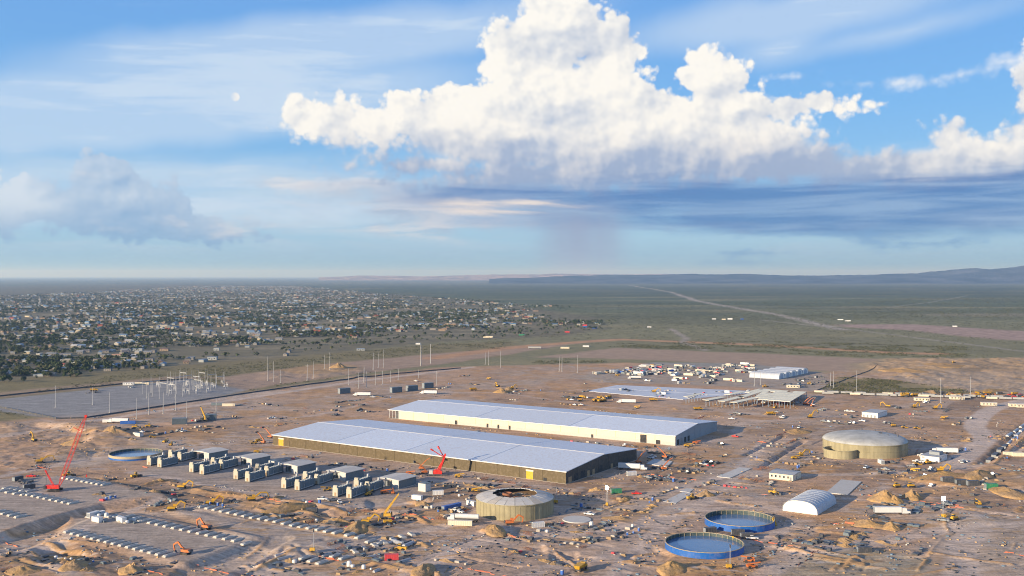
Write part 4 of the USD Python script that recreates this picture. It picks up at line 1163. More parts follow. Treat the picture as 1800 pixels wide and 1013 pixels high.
def hall(label, A, B, C, he, hr, walls, endmat, front_from, bays, end_bays, roof_cuts):
    fr = frame_of(A, B, C)
    a, u, v, L, D = fr
    p = thing('industrial_hall', label, 'industrial hall', (a[0], a[1], 0.0), math.degrees(math.atan2(u[1], u[0])))
    s0 = front_from
    part(p, 'floor_slab', MB().box(-0.6, L + 0.6, -0.6, D + 0.6, 0.0, 0.12), CON)
    part(p, 'core', MB().box(s0 + 0.3, L - 0.3, 0.3, D - 0.3, 0.12, he - 0.15), INNER)
    w = (L - s0) / bays
    for k in range(bays):
        part(p, 'wall_panel', MB().box(s0 + k * w + 0.09, s0 + (k + 1) * w - 0.09, 0.0, 0.27, 0.12, he), walls)
        part(p, 'wall_panel', MB().box(s0 + k * w + 0.09, s0 + (k + 1) * w - 0.09, D - 0.27, D, 0.12, he), walls)
    e = D / end_bays
    top = lambda yy: he + (hr - he) * (1 - abs(yy - D / 2) / (D / 2)) - 0.05
    for xx in ((L - 0.27, L), (s0, s0 + 0.27)):
        for k in range(end_bays):
            y0, y1 = k * e + 0.09, (k + 1) * e - 0.09
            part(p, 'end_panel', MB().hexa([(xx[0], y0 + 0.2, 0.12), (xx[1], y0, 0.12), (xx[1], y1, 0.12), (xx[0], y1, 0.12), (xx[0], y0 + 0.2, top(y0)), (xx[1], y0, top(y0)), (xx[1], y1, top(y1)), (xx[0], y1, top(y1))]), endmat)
    cuts = [-0.8] + [L * c for c in roof_cuts] + [L + 0.8]
    for q0, q1 in zip(cuts[:-1], cuts[1:]):
        for y0, y1, z0, z1 in ((-0.8, D / 2, he, hr), (D + 0.8, D / 2, he, hr)):
            c = [(q0 + 0.35, y0, z0), (q1 - 0.35, y0, z0), (q1 - 0.35, y1, z1), (q0 + 0.35, y1, z1)]
            if y0 > y1: c = c[::-1]
            part(p, 'roof_panel', MB().hexa(c + [(i, j, k + 0.35) for i, j, k in c]), MEMB)
    for q in cuts[1:-1]:
        for y0, y1 in ((-0.7, D / 2), (D + 0.7, D / 2)):
            c = [(q - 0.349, y0, he - 0.1), (q + 0.349, y0, he - 0.1), (q + 0.349, y1, hr - 0.1), (q - 0.349, y1, hr - 0.1)]
            if y0 > y1: c = c[::-1]
            part(p, 'roof_seam', MB().hexa(c + [(i, j, k + 0.36) for i, j, k in c]), SEAM)
    part(p, 'eave_gutter', MB().box(-0.8, L + 0.8, -1.05, -0.802, he - 0.15, he + 0.4), WHT)
    part(p, 'ridge_cap', MB().hexa([(-0.7, D / 2 - 0.7, hr + 0.31), (L + 0.7, D / 2 - 0.7, hr + 0.31), (L + 0.7, D / 2 + 0.7, hr + 0.31), (-0.7, D / 2 + 0.7, hr + 0.31), (-0.7, D / 2 - 0.1, hr + 0.55), (L + 0.7, D / 2 - 0.1, hr + 0.55), (L + 0.7, D / 2 + 0.1, hr + 0.55), (-0.7, D / 2 + 0.1, hr + 0.55)]), WHT)
    return p, fr


def front_door(p, fr, px, w, h, m, name='door', z0=0.12):
    s = along(fr, px)
    return part(p, name, MB().box(s - w / 2, s + w / 2, -0.07, -0.002, z0, z0 + h), m)


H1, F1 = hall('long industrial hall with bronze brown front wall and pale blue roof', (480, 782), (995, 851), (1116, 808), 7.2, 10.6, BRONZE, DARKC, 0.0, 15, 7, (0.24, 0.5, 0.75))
YDOOR = mat('yellow_door', (0.55, 0.32, 0.01), 0.5)
for px in (494, 931):
    d = front_door(H1, F1, px, 5.0, 4.6, YDOOR)
    front_door(H1, F1, px, 5.4, 1.0, CRM, 'door_header', 4.75)
front_door(H1, F1, 958, 2.6, 1.9, INNER, 'doorway')
_, _, _, L1, D1 = F1
for f, w, h, m in ((0.05, 4.0, 3.4, TIM), (0.13, 5.0, 4.4, INNER), (0.22, 5.5, 4.6, INNER), (0.29, 3.2, 3.6, TIM), (0.36, 3.0, 3.4, TIM), (0.46, 5.0, 4.2, INNER), (0.62, 3.0, 3.0, TIM)):
    part(H1, 'end_door', MB().box(L1 + 0.002, L1 + 0.07, D1 * f - w / 2, D1 * f + w / 2, 0.12, 0.12 + h), m)
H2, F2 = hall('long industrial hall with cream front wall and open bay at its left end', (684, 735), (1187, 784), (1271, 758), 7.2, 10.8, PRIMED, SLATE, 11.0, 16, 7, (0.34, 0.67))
for k in range(4):
    part(H2, 'column', MB().box(0.2 + 3.4 * k, 0.55 + 3.4 * k, 0.1, 0.5, 0.12, 7.1), STL)
    part(H2, 'column', MB().box(0.2 + 3.4 * k, 0.55 + 3.4 * k, F2[4] - 0.5, F2[4] - 0.1, 0.12, 7.1), STL)
for k in range(1, 6):
    part(H2, 'column', MB().box(0.2, 0.55, F2[4] * k / 6 - 0.2, F2[4] * k / 6 + 0.2, 0.12, 7.3), STL)
part(H2, 'eave_beam', MB().box(-0.6, 10.9, 0.05, 0.45, 6.75, 7.15), WHT)
part(H2, 'cross_wall', MB().box(5.0, 10.95, 3.0, F2[4] - 3, 0.12, 6.4), DRK)
s1 = along(F2, 752)
part(H2, 'precast_band', MB().box(s1, F2[3] - 0.2, -0.06, -0.003, 0.12, 2.4), BAND)
for px, w, h in ((1131, 5.2, 6.0), (1157, 3.4, 3.0), (1041, 1.8, 2.6), (857, 1.8, 3.2), (876, 1.8, 3.2), (896, 1.8, 3.2), (802, 2.4, 3.4)):
    s = along(F2, px)
    part(H2, 'doorway', MB().box(s - w / 2, s + w / 2, -0.12, -0.062, 0.12, 0.12 + h), INNER)
for f in (0.06, 0.14, 0.22, 0.30):
    part(H2, 'end_door', MB().box(F2[3] + 0.002, F2[3] + 0.07, F2[4] * f - 2, F2[4] * f + 2, 0.12, 4.0), INNER if f != 0.14 else GRY)

# ------------------------------------------------------------------ round tanks and pools
def streaked(name, c, scale=0.5):
    g = Graph()
    pos = g.node('geometry', 'position')
    n = g.noise(g.map(pos, scale=(scale, scale, 0.05)), 1.0, 4.0, 0.6)
    n_ = g.noise(pos, 0.25, 4.0, 0.6)
    f = g.mul(g.lin(n, 0.3, 0.7, 0.78, 1.18), g.lin(n_, 0.3, 0.7, 0.9, 1.1))
    return g.done('/World/Looks/' + name, surface=g.node('principled_bsdf', 'BSDF', base_color=g.mulc(c, g.node('combine_xyz', 'vector', x=f, y=f, z=f)), roughness=0.85, specular_ior_level=0.2))


TANKC, DOMEC = streaked('raw_concrete', (0.30, 0.265, 0.165)), streaked('dome_concrete', (0.40, 0.40, 0.38), 0.12)
c1 = W(905, 899.5)
T1 = thing('concrete_tank', 'round concrete tank with its roof ring unfinished and open in the middle', 'tank', c1)
part(T1, 'wall', MB().rev([(19.7, 0), (20.5, 0), (20.5, 7.4), (20.9, 7.4), (20.9, 7.9), (19.7, 7.9)], 96), TANKC, smooth=30)
for k in range(48):
    a = 2 * math.pi * k / 48
    q, t2 = np.array((math.cos(a), math.sin(a), 0)), np.array((-math.sin(a), math.cos(a), 0))
    part(T1, 'rib', MB().hexa([20.502 * q - t2 * 0.16, 20.58 * q - t2 * 0.16, 20.58 * q + t2 * 0.16, 20.502 * q + t2 * 0.16] + [w_ + np.array((0, 0, 7.3)) for w_ in (20.502 * q - t2 * 0.16, 20.58 * q - t2 * 0.16, 20.58 * q + t2 * 0.16, 20.502 * q + t2 * 0.16)]), TANKC)
NP = 24
for k in range(NP):                                                        # the roof ring, segment by segment
    a0, a1 = 2 * math.pi * k / NP + 0.006, 2 * math.pi * (k + 1) / NP - 0.006
    m = MB()
    rin = 11.6 + 0.5 * math.sin(k * 2.3)
    pr = [(20.7, 8.0), (17.2, 9.0), (rin, 10.0)]
    for (r0, z0), (r1, z1) in zip(pr[:-1], pr[1:]):
        P_ = lambda r, a, z: (r * math.cos(a), r * math.sin(a), z)
        m.hexa([P_(r1, a0, z1 - 0.3), P_(r0, a0, z0 - 0.3), P_(r0, a1, z0 - 0.3), P_(r1, a1, z1 - 0.3), P_(r1, a0, z1), P_(r0, a0, z0), P_(r0, a1, z0), P_(r1, a1, z1)])
    part(T1, 'roof_segment', m, CNL if k % 5 else CON)
part(T1, 'formwork_deck', MB().rev([(0, 7.6), (19.5, 7.2)], 48), mat('wet_timber', (0.28, 0.185, 0.10), 0.9, var=0.3, scale=0.8))
r_ = np.random.default_rng(5)
for k in range(46):
    a, rr, yaw = r_.uniform(0, 6.28), 12.5 * math.sqrt(r_.random()), r_.uniform(0, 3.14)
    q = np.array((rr * math.cos(a), rr * math.sin(a), 7.6 + r_.uniform(0, 0.7)))
    d = np.array((math.cos(yaw), math.sin(yaw), r_.uniform(-0.1, 0.1))) * r_.uniform(1.0, 2.6)
    part(T1, 'plank' if k % 3 else 'formwork_panel', MB().beam(q - d, q + d, 0.9 if k % 3 == 0 else 0.5, 0.2), (TIM, RST, TIM, CON, DRK)[k % 5])
part(T1, 'centre_shaft', MB().rev([(2.2, 7.8), (2.2, 9.6), (2.6, 9.6), (2.7, 7.6)], 20, -4.0, 2.0), RST, smooth=40)

c2 = W(1520, 794)
T2 = thing('domed_tank', 'large round concrete tank under a smooth pale dome', 'tank', c2)
part(T2, 'wall', MB().rev([(28.6, 0), (28.6, 8.2), (29.0, 8.2), (29.0, 8.8), (28.3, 8.9)], 120), TANKC, smooth=30)
part(T2, 'dome', MB().rev([(28.8, 8.85)] + [(28.5 * math.cos(b), 8.95 + 4.9 * math.sin(b)) for b in np.linspace(0.06, math.pi / 2, 16)], 120), DOMEC, smooth=60)
part(T2, 'roof_hatch', MB().box(9, 11, -4, -2, 12.4, 14.2).box(13, 13.6, -9, -8.4, 11.6, 13.6), DRK)
for k in range(5):
    a = math.radians(-20 + k * 24)
    part(T2, 'vent', MB().bar((22 * math.cos(a), 22 * math.sin(a), 11.5), (22 * math.cos(a), 22 * math.sin(a), 13.3), 0.5, n=8), DRK)
part(T2, 'seam_ring', MB().rev([(28.6, 4.1), (28.72, 4.15), (28.72, 4.45), (28.6, 4.5)], 120), TANKC)
c3 = W(1477, 803)
T3 = thing('open_tank', 'small open round concrete tank against the foot of the domed tank', 'tank', c3)
part(T3, 'wall', MB().rev([(10.3, 0.1), (11, 0), (11, 5.2), (11.3, 5.2), (11.3, 5.6), (10.3, 5.6), (10.3, 0.5)], 60), TANKC, smooth=30)
part(T3, 'floor', MB().rev([(0, 0.8), (10.3, 0.8)], 40), INNER)

LINER = mat('blue_liner', (0.012, 0.10, 0.36), 0.4, var=0.10, scale=0.5); LININ = mat('dark_liner', (0.05, 0.075, 0.075), 0.6, var=0.2); RAILT = mat('tan_rail', (0.36, 0.30, 0.20), 0.7)
gw = Graph(); _pos = gw.node('geometry', 'position')
WATER = gw.done('/World/Looks/pool_water', surface=gw.node('principled_bsdf', 'BSDF', base_color=(0.075, 0.155, 0.30), roughness=0.12, specular_ior_level=0.9, normal=gw.node('bump', 'normal', height=gw.noise(_pos, 1.2, 3.0, 0.5), strength=0.12, distance=0.2)))


def pool(px, py, R, h, label, wl):
    c = W(px, py)
    p = thing('water_pool', label, 'pool', c)
    part(p, 'outer_liner', MB().rev([(R + 0.1, 0), (R + 0.02, h * 0.62), (R, h)], 72), LINER, smooth=30)
    part(p, 'inner_wall', MB().rev([(R - 0.25, h), (R - 0.3, 0.05)], 72), LININ, smooth=30)
    for k in range(36):
        a0, a1 = 2 * math.pi * k / 36 + 0.004, 2 * math.pi * (k + 1) / 36 - 0.004
        P_ = lambda r, a, z: (r * math.cos(a), r * math.sin(a), z)
        part(p, 'rim_panel', MB().hexa([P_(R - 0.3, a0, h + 0.003), P_(R + 0.12, a0, h + 0.003), P_(R + 0.12, a1, h + 0.003), P_(R - 0.3, a1, h + 0.003), P_(R - 0.3, a0, h + 0.25), P_(R + 0.12, a0, h + 0.25), P_(R + 0.12, a1, h + 0.25), P_(R - 0.3, a1, h + 0.25)]), RAILT)
        part(p, 'inner_post', MB().hexa([P_(R - 0.45, a0, wl), P_(R - 0.305, a0, wl), P_(R - 0.305, a0 + 0.012, wl), P_(R - 0.45, a0 + 0.012, wl), P_(R - 0.4, a0, h), P_(R - 0.305, a0, h), P_(R - 0.305, a0 + 0.012, h), P_(R - 0.4, a0 + 0.012, h)]), RAILT)
    part(p, 'water', MB().rev([(0, wl), (R - 0.3, wl)], 72), WATER)
    return p


PL1 = pool(1300, 921.5, 17.2, 3.0, 'round blue water pool farther back, with yellow stairs on its right', 0.9)
part(PL1, 'stairs', MB().beam((17.6, -3.4, 0.1), (16.3, -1.6, 3.6), 1.3, 0.3).beam((17.9, -2.8, 0.9), (16.8, -1.2, 4.4), 0.12, 0.12), YDOOR)
PL2 = pool(1238, 964, 17.8, 2.7, 'round blue water pool nearest the bottom edge of the picture', 1.25)
part(PL2, 'stairs', MB().beam((16.2, 9.4, 0.1), (15.0, 8.6, 3.2), 1.2, 0.3), YDOOR)
PL3 = pool(239, 802.5, 17.6, 2.6, 'round pool with blue skirt left of the grey generators', 1.2)
part(PL3, 'upper_band', MB().rev([(17.72, 1.15), (17.75, 1.2), (17.68, 2.6)], 72), RAILT, smooth=30)
c4 = W(1014, 914)
rp = thing('round_slab', 'pale round concrete slab on the dirt right of the unfinished tank', 'slab', c4)
part(rp, 'slab', MB().rev([(0, 0.4), (7.2, 0.4), (7.4, 0.0)], 40), CNL)

# ------------------------------------------------------------------ shelters, offices, frames
FAB = mat('white_fabric', (0.44, 0.48, 0.53), 0.7, var=0.04); FABW = mat('fabric_end', (0.80, 0.77, 0.70), 0.7, var=0.03)


def arch_hall(name, label, cat, a, u, v, L, D, h, n=9, ends=None):
    """Barrel tent: the arch stands across u (width L), the ridge runs along v (length D)."""
    p = thing(name, label, cat, (a[0], a[1], 0.0), math.degrees(math.atan2(u[1], u[0])))
    an = np.linspace(0, math.pi, 19)
    prof = [(L / 2 - L / 2 * math.copysign(abs(math.cos(t)) ** 0.8, math.cos(t)), 0.1 + h * math.sin(t) ** 0.72) for t in an]
    for k in range(n):
        m, y0, y1 = MB(), D * k / n + 0.03, D * (k + 1) / n - 0.03
        vv = [(x_, y0, z_) for x_, z_ in prof] + [(x_, y1, z_) for x_, z_ in prof]
        q = len(prof)
        m.put(vv, [[i, i + 1, q + i + 1, q + i] for i in range(q - 1)])
        m.put([(L / 2 + (x_ - L / 2) * 0.985, yy, z_ * 0.985) for x_, yy, z_ in vv], [[i, q + i, q + i + 1, i + 1] for i in range(q - 1)])
        part(p, 'fabric_bay', m, FAB, smooth=40)
        pv = np.array([(x_, 0, z_) for x_, z_ in prof]); pv[:, 1] = D * k / n
        m = MB()
        for i in range(q - 1):
            m.beam(pv[i] * (1, 1, 1.004), pv[i + 1] * (1, 1, 1.004), 0.10, 0.10)
        part(p, 'rib', m, FAB)
    for yy in (0.25, D - 0.35):
        part(p, 'end_wall', MB().extr([(L / 2 + (x_ - L / 2) * 0.975, z_ * 0.975) for x_, z_ in prof], yy, yy + 0.1), ends or FABW)
    return p


fr = frame_of((1375, 898), (1437, 906.5), (1473, 886))
AS = arch_hall('arched_shelter', 'white arched fabric shelter standing alone on the dirt above the blue pools', 'shelter', fr[0], fr[1], fr[2], fr[3], fr[4], 6.4, 8)
part(AS, 'door', MB().box(fr[3] * 0.55, fr[3] * 0.78, 0.16, 0.247, 0.1, 3.6), FABW)
fs = frame_of((1452, 867), (1490, 871), (1517, 848))
sl = thing('concrete_slab', 'grey concrete slab behind the lone arched fabric shelter', 'slab', (fs[0][0], fs[0][1], 0), math.degrees(math.atan2(fs[1][1], fs[1][0])))
part(sl, 'slab', MB().box(0, fs[3], 0, fs[4], 0, 0.45), CNL)
tA, tB = W(1317, 663.8)[:2], W(1369, 667.2)[:2]
tu = (tB - tA) / np.hypot(*(tB - tA)); tv = np.array([-tu[1], tu[0]]); LT = np.hypot(*(tB - tA))
tW = 19.5
TDOOR = mat('blue_shade_door', (0.36, 0.42, 0.50), 0.7)
for k, w_ in enumerate(('nearest', 'second nearest', 'middle', 'second farthest', 'farthest')):
    o = tB + tv * tW * k                                                     # ridge along -u: the arch stands across v
    p = arch_hall('storage_tent', f'white barrel roofed storage tent, the {w_} of the five in a row', 'tent', o + tv * 0.2, tv, -tu, tW - 0.4, LT, 7.2, 7)
    part(p, 'doorway', MB().extr([(tW * 0.24, 0.1), (tW * 0.74, 0.1), (tW * 0.74, 3.6), (tW * 0.64, 5.2), (tW * 0.49, 5.8), (tW * 0.34, 5.2), (tW * 0.24, 3.6)], 0.15, 0.247), TDOOR)

fo = frame_of((1352, 841.5), (1394, 846.5), (1405, 839))
ob = thing('office_building', 'low cream site office building with a row of windows, left of the domed tank', 'building', (fo[0][0], fo[0][1], 0), math.degrees(math.atan2(fo[1][1], fo[1][0])))
part(ob, 'wall', MB().box(0, fo[3], 0, fo[4], 0, 3.7), CRM)
part(ob, 'roof', MB().hexa([(-0.4, -0.4, 3.7), (fo[3] + 0.4, -0.4, 3.7), (fo[3] + 0.4, fo[4] + 0.4, 3.7), (-0.4, fo[4] + 0.4, 3.7), (-0.4, fo[4] * 0.5 - 0.1, 4.3), (fo[3] + 0.4, fo[4] * 0.5 - 0.1, 4.3), (fo[3] + 0.4, fo[4] * 0.5 + 0.1, 4.3), (-0.4, fo[4] * 0.5 + 0.1, 4.3)]), mat('grey_roof', (0.36, 0.38, 0.40), 0.6))
for k in range(5):
    w_ = part(ob, 'window', MB().box(fo[3] * (0.08 + 0.17 * k), fo[3] * (0.08 + 0.17 * k) + 1.0, -0.06, -0.002, 1.4, 2.7), GLS)
part(ob, 'door', MB().box(fo[3] * 0.86, fo[3] * 0.86 + 1.2, -0.06, -0.002, 0.1, 2.4), GRY)
part(ob, 'side_door', MB().box(fo[3] + 0.002, fo[3] + 0.06, fo[4] * 0.4, fo[4] * 0.4 + 1.4, 0.1, 2.4), GRY)
part(ob, 'step', MB().box(fo[3] * 0.84, fo[3] * 0.84 + 2.2, -1.6, -0.07, 0, 0.3), TIM)
fo = frame_of((1618, 809.5), (1651, 813.5), (1657, 807))
ob2 = thing('office_building', 'white site cabin block with a flat grey roof right of the domed tank', 'building', (fo[0][0], fo[0][1], gz(fo[0][0], fo[0][1])), math.degrees(math.atan2(fo[1][1], fo[1][0])))
part(ob2, 'wall', MB().box(0, fo[3], 0, fo[4], 0, 3.4), WHT); part(ob2, 'roof', MB().box(-0.3, fo[3] + 0.3, -0.3, fo[4] + 0.3, 3.4, 3.65), mat('grey_roof', (0.36, 0.38, 0.40)))
part(ob2, 'upper_cabin', MB().box(fo[3] * 0.25, fo[3] * 0.8, fo[4] * 0.5, fo[4] * 0.95, 3.65, 5.6), GRY)
part(ob2, 'sign', MB().box(fo[3] * 0.08, fo[3] * 0.22, -0.06, -0.002, 2.2, 2.8), RED); part(ob2, 'window', MB().box(fo[3] + 0.002, fo[3] + 0.06, 1.5, 4, 1.2, 2.5), GLS)
fo = frame_of((1515, 732.5), (1543, 735), (1552, 729))
ob3 = thing('office_building', 'white site cabin block on the dirt behind the domed tank', 'building', (fo[0][0], fo[0][1], gz(fo[0][0], fo[0][1])), math.degrees(math.atan2(fo[1][1], fo[1][0])))
part(ob3, 'wall', MB().box(0, fo[3], 0, fo[4], 0, 4.2), WHT); part(ob3, 'roof', MB().box(-0.3, fo[3] + 0.3, -0.3, fo[4] + 0.3, 4.2, 4.5), mat('grey_roof', (0.36, 0.38, 0.40)))
for k in range(4): part(ob3, 'doorway', MB().box(fo[3] * (0.08 + 0.23 * k), fo[3] * (0.08 + 0.23 * k) + 1.4, -0.06, -0.002, 0.1, 2.4), GRY)

SZ = 6.6
ra = [W(px, py, SZ)[:2] for px, py in ((1322, 701.5), (1389, 706.5), (1418, 689), (1346, 684.5))]
FRM = mat('cream_deck', (0.84, 0.78, 0.58), 0.6, var=0.06, scale=0.1); FST = mat('primed_steel', (0.22, 0.28, 0.36), 0.6)
sf = thing('steel_frame_building', 'unfinished steel frame building with cream roof deck and roof strips on its left', 'building', (ra[0][0], ra[0][1], 0.0))
o = ra[0]; loc_ = [q - o for q in ra]
q3 = lambda s, t_: (loc_[0] * (1 - s) + loc_[1] * s) * (1 - t_) + (loc_[3] * (1 - s) + loc_[2] * s) * t_
for i in range(7):
    for j in range(6):
        if (i, j) in ((0, 0), (1, 4), (4, 5)): continue
        a_, b_, c_, d_ = (q3((i + di) / 7, (j + dj) / 6) for di, dj in ((0.01, 0.01), (0.99, 0.01), (0.99, 0.99), (0.01, 0.99)))
        part(sf, 'roof_deck', MB().hexa([(*q, SZ) for q in (a_, b_, c_, d_)] + [(*q, SZ + 0.25) for q in (a_, b_, c_, d_)]), FRM)
for i in range(8):
    for j in range(7):
        q = q3(i / 7, j / 6)
        part(sf, 'column', MB().box(q[0] - 0.22, q[0] + 0.22, q[1] - 0.22, q[1] + 0.22, 0, SZ - 0.4), FST)
for j in range(7):
    part(sf, 'beam', MB().beam((*q3(0, j / 6), SZ - 0.2), (*q3(1, j / 6), SZ - 0.2), 0.3, 0.38), FST)
for (x0_, y0_), (x1_, y1_), w_ in (((1240, 703.5), (1272, 697.5), 7), ((1268, 705.5), (1304, 697), 7), ((1289, 707.5), (1331, 698.5), 7), ((1278, 694), (1305, 688.5), 7), ((1302, 698.5), (1347, 684), 7), ((1313, 690), (1338, 684), 5), ((1205, 698), (1232, 692), 5)):
    a_, b_ = W(x0_, y0_, SZ) - np.array((*o, 0)), W(x1_, y1_, SZ) - np.array((*o, 0))
    part(sf, 'roof_strip', MB().beam(a_, b_, w_, 0.3), FRM)
    for s_ in np.linspace(0.03, 0.97, 6):
        q = a_ + (b_ - a_) * s_
        part(sf, 'column', MB().box(q[0] - 0.22, q[0] + 0.22, q[1] - 0.22, q[1] + 0.22, 0, SZ - 0.2), FST)
SLABB = mat('blue_white_concrete', (0.52, 0.56, 0.63), 0.7, var=0.07, scale=0.06)
SB = [W(*q)[:2] for q in ((1030, 688), (1085, 677.5), (1345, 689), (1400, 697), (1390, 716), (1330, 713), (1200, 703))]
c_ = np.mean(SB, 0)
sb = thing('concrete_slab', 'long bluish concrete floor slab left of the unfinished steel frame', 'slab', (c_[0], c_[1], 0))
quad = [SB[0], SB[1], SB[2], SB[6]]
for i in range(12):
    for j in range(2):
        bl = lambda s, t_: (np.array(quad[0]) * (1 - s) + np.array(quad[3]) * s) * (1 - t_) + (np.array(quad[1]) * (1 - s) + np.array(quad[2]) * s) * t_ - c_
        cs = [bl((i + di) / 12, (j + dj) / 2) for di, dj in ((0.01, 0.01), (0.99, 0.01), (0.99, 0.99), (0.01, 0.99))]
        part(sb, 'slab_bay', MB().hexa([(*q, 0.0) for q in cs] + [(*q, 0.35) for q in cs]), SLABB)
for k, (pts, lab) in enumerate(((((1260, 839), (1283, 841.5), (1320, 825), (1300, 823)), 'small grey concrete slab left of the cream office building'), (((1166, 883), (1188, 886), (1217, 868), (1200, 866)), 'narrow grey concrete slab on the dirt between hall and pools'),
                             (((1136, 816), (1172, 822), (1182, 812), (1150, 808)), 'grey concrete apron beside the right end of the bronze hall'), (((1195, 865), (1212, 867), (1220, 861), (1206, 860)), 'small pale slab upper right of the narrow slab'))):
    P_ = [W(*q)[:2] for q in pts]; c_ = np.mean(P_, 0)
    s_ = thing('concrete_slab', lab, 'slab', (c_[0], c_[1], gz(*c_)))
    part(s_, 'slab', MB().hexa([(*(q - c_), -0.2) for q in P_] + [(*(q - c_), 0.35) for q in P_]), CNL)
# ------------------------------------------------------------------ generators and their shelters
GV = math.degrees(math.atan2(0.92, 0.39))
gens = [(261.5, 819), (280, 822.5), (299, 808), (315, 812), (336, 831), (354.5, 835), (374, 822), (388, 826), (414, 843.5), (434.5, 848), (452, 834), (468, 838), (498.5, 859.5), (522, 863), (536, 848), (556, 853), (589, 874), (613, 877), (626, 860), (645, 867)]
grp = ('leftmost', 'second from left', 'middle', 'fourth from left', 'rightmost')
pos = ('left unit of the front pair', 'right unit of the front pair', 'left unit of the rear pair', 'right unit of the rear pair')
for k, (px, py) in enumerate(gens):
    place('generator', px, py, GV, f'grey generator, {pos[k % 4]}, {grp[k // 4]} block', group='turbine generators in rows', loc=(*W(px, py)[:2], 0.0))
for k, (px, py) in enumerate(((371, 805), (445, 815.5), (524, 828), (607.5, 840), (699, 853.5))):
    place('canopy', px, py, YAW_U, f'pale flat roofed equipment shelter behind the {grp[k]} generator block', group='equipment shelters behind the generators', loc=(*W(px, py)[:2], 0.0))
place('cabinet', 482, 822, YAW_U, 'white electrical cabinet between the second and middle generator blocks'); place('cabinet', 746, 863, YAW_U, 'white electrical cabinet right of the last equipment shelter')
place('cabinet', 243, 768, YAW_U, 'low steel cabinet on the dirt behind the left pool', scale=(1.6, 0.7, 0.6))
for px, py, lab in ((316, 745.5, 'steel blue generator hall left of the small yellow crane'), (368, 739, 'steel blue generator hall right of the small yellow crane'), (696, 690, 'leftmost steel generator block beyond the cream hall'), (724, 687, 'middle steel generator block beyond the cream hall'), (752, 682, 'rightmost steel generator block beyond the cream hall'), (605, 692, 'small steel generator block beside the ditch road')):
    place('container_steel', px, py, YAW_U + 70 if py < 700 else 12, lab, 'generator', scale=(0.95, 3.0, 2.0) if py > 700 else (1.0, 2.2, 2.3))

# ------------------------------------------------------------------ footings in rows
def row(a, b, n, rz, where, skip=()):
    for k in range(n):
        if k in skip: continue
        t_ = k / (n - 1)
        A_, B_ = W(*a), W(*b)
        q = A_ + (B_ - A_) * t_
        place('footing', 0, 0, rz + 3 * math.sin(k * 1.7), f'pale footing block in the row {where}', group=f'footing blocks in the row {where}', loc=(q[0], q[1], gz(q[0], q[1])), scale=(0.88, 0.88, 0.8))
FZ = 58
row((112, 849.5), (181, 862), 9, FZ, 'behind the red crane'); row((8, 868.5), (48, 874), 5, FZ, 'left of the red crane'); row((49, 880), (123, 895.5), 8, FZ, 'in front of the red crane'); row((-6, 911), (30, 920), 4, FZ, 'at the left edge')
row((117, 941), (292, 984), 15, FZ, 'along the lower left pad'); row((222, 914), (246, 922), 3, FZ, 'by the dark pit'); row((250, 921.5), (428, 960), 13, FZ, 'by the orange excavators'); row((352, 896.5), (588, 944), 18, FZ, 'along the middle pad')
row((610, 948), (665, 957), 4, FZ, 'past the middle pad'); row((530, 983), (560, 993), 3, FZ, 'at the bottom in the middle'); row((568, 976), (600, 984), 3, FZ, 'right of the dark mast'); row((626, 972), (726, 941), 7, FZ + 60, 'stepping up above the trench')
row((155, 908), (230, 920), 5, FZ, 'on the orange bank'); row((0, 873), (40, 880), 4, FZ, 'among the dark boxes on the left')
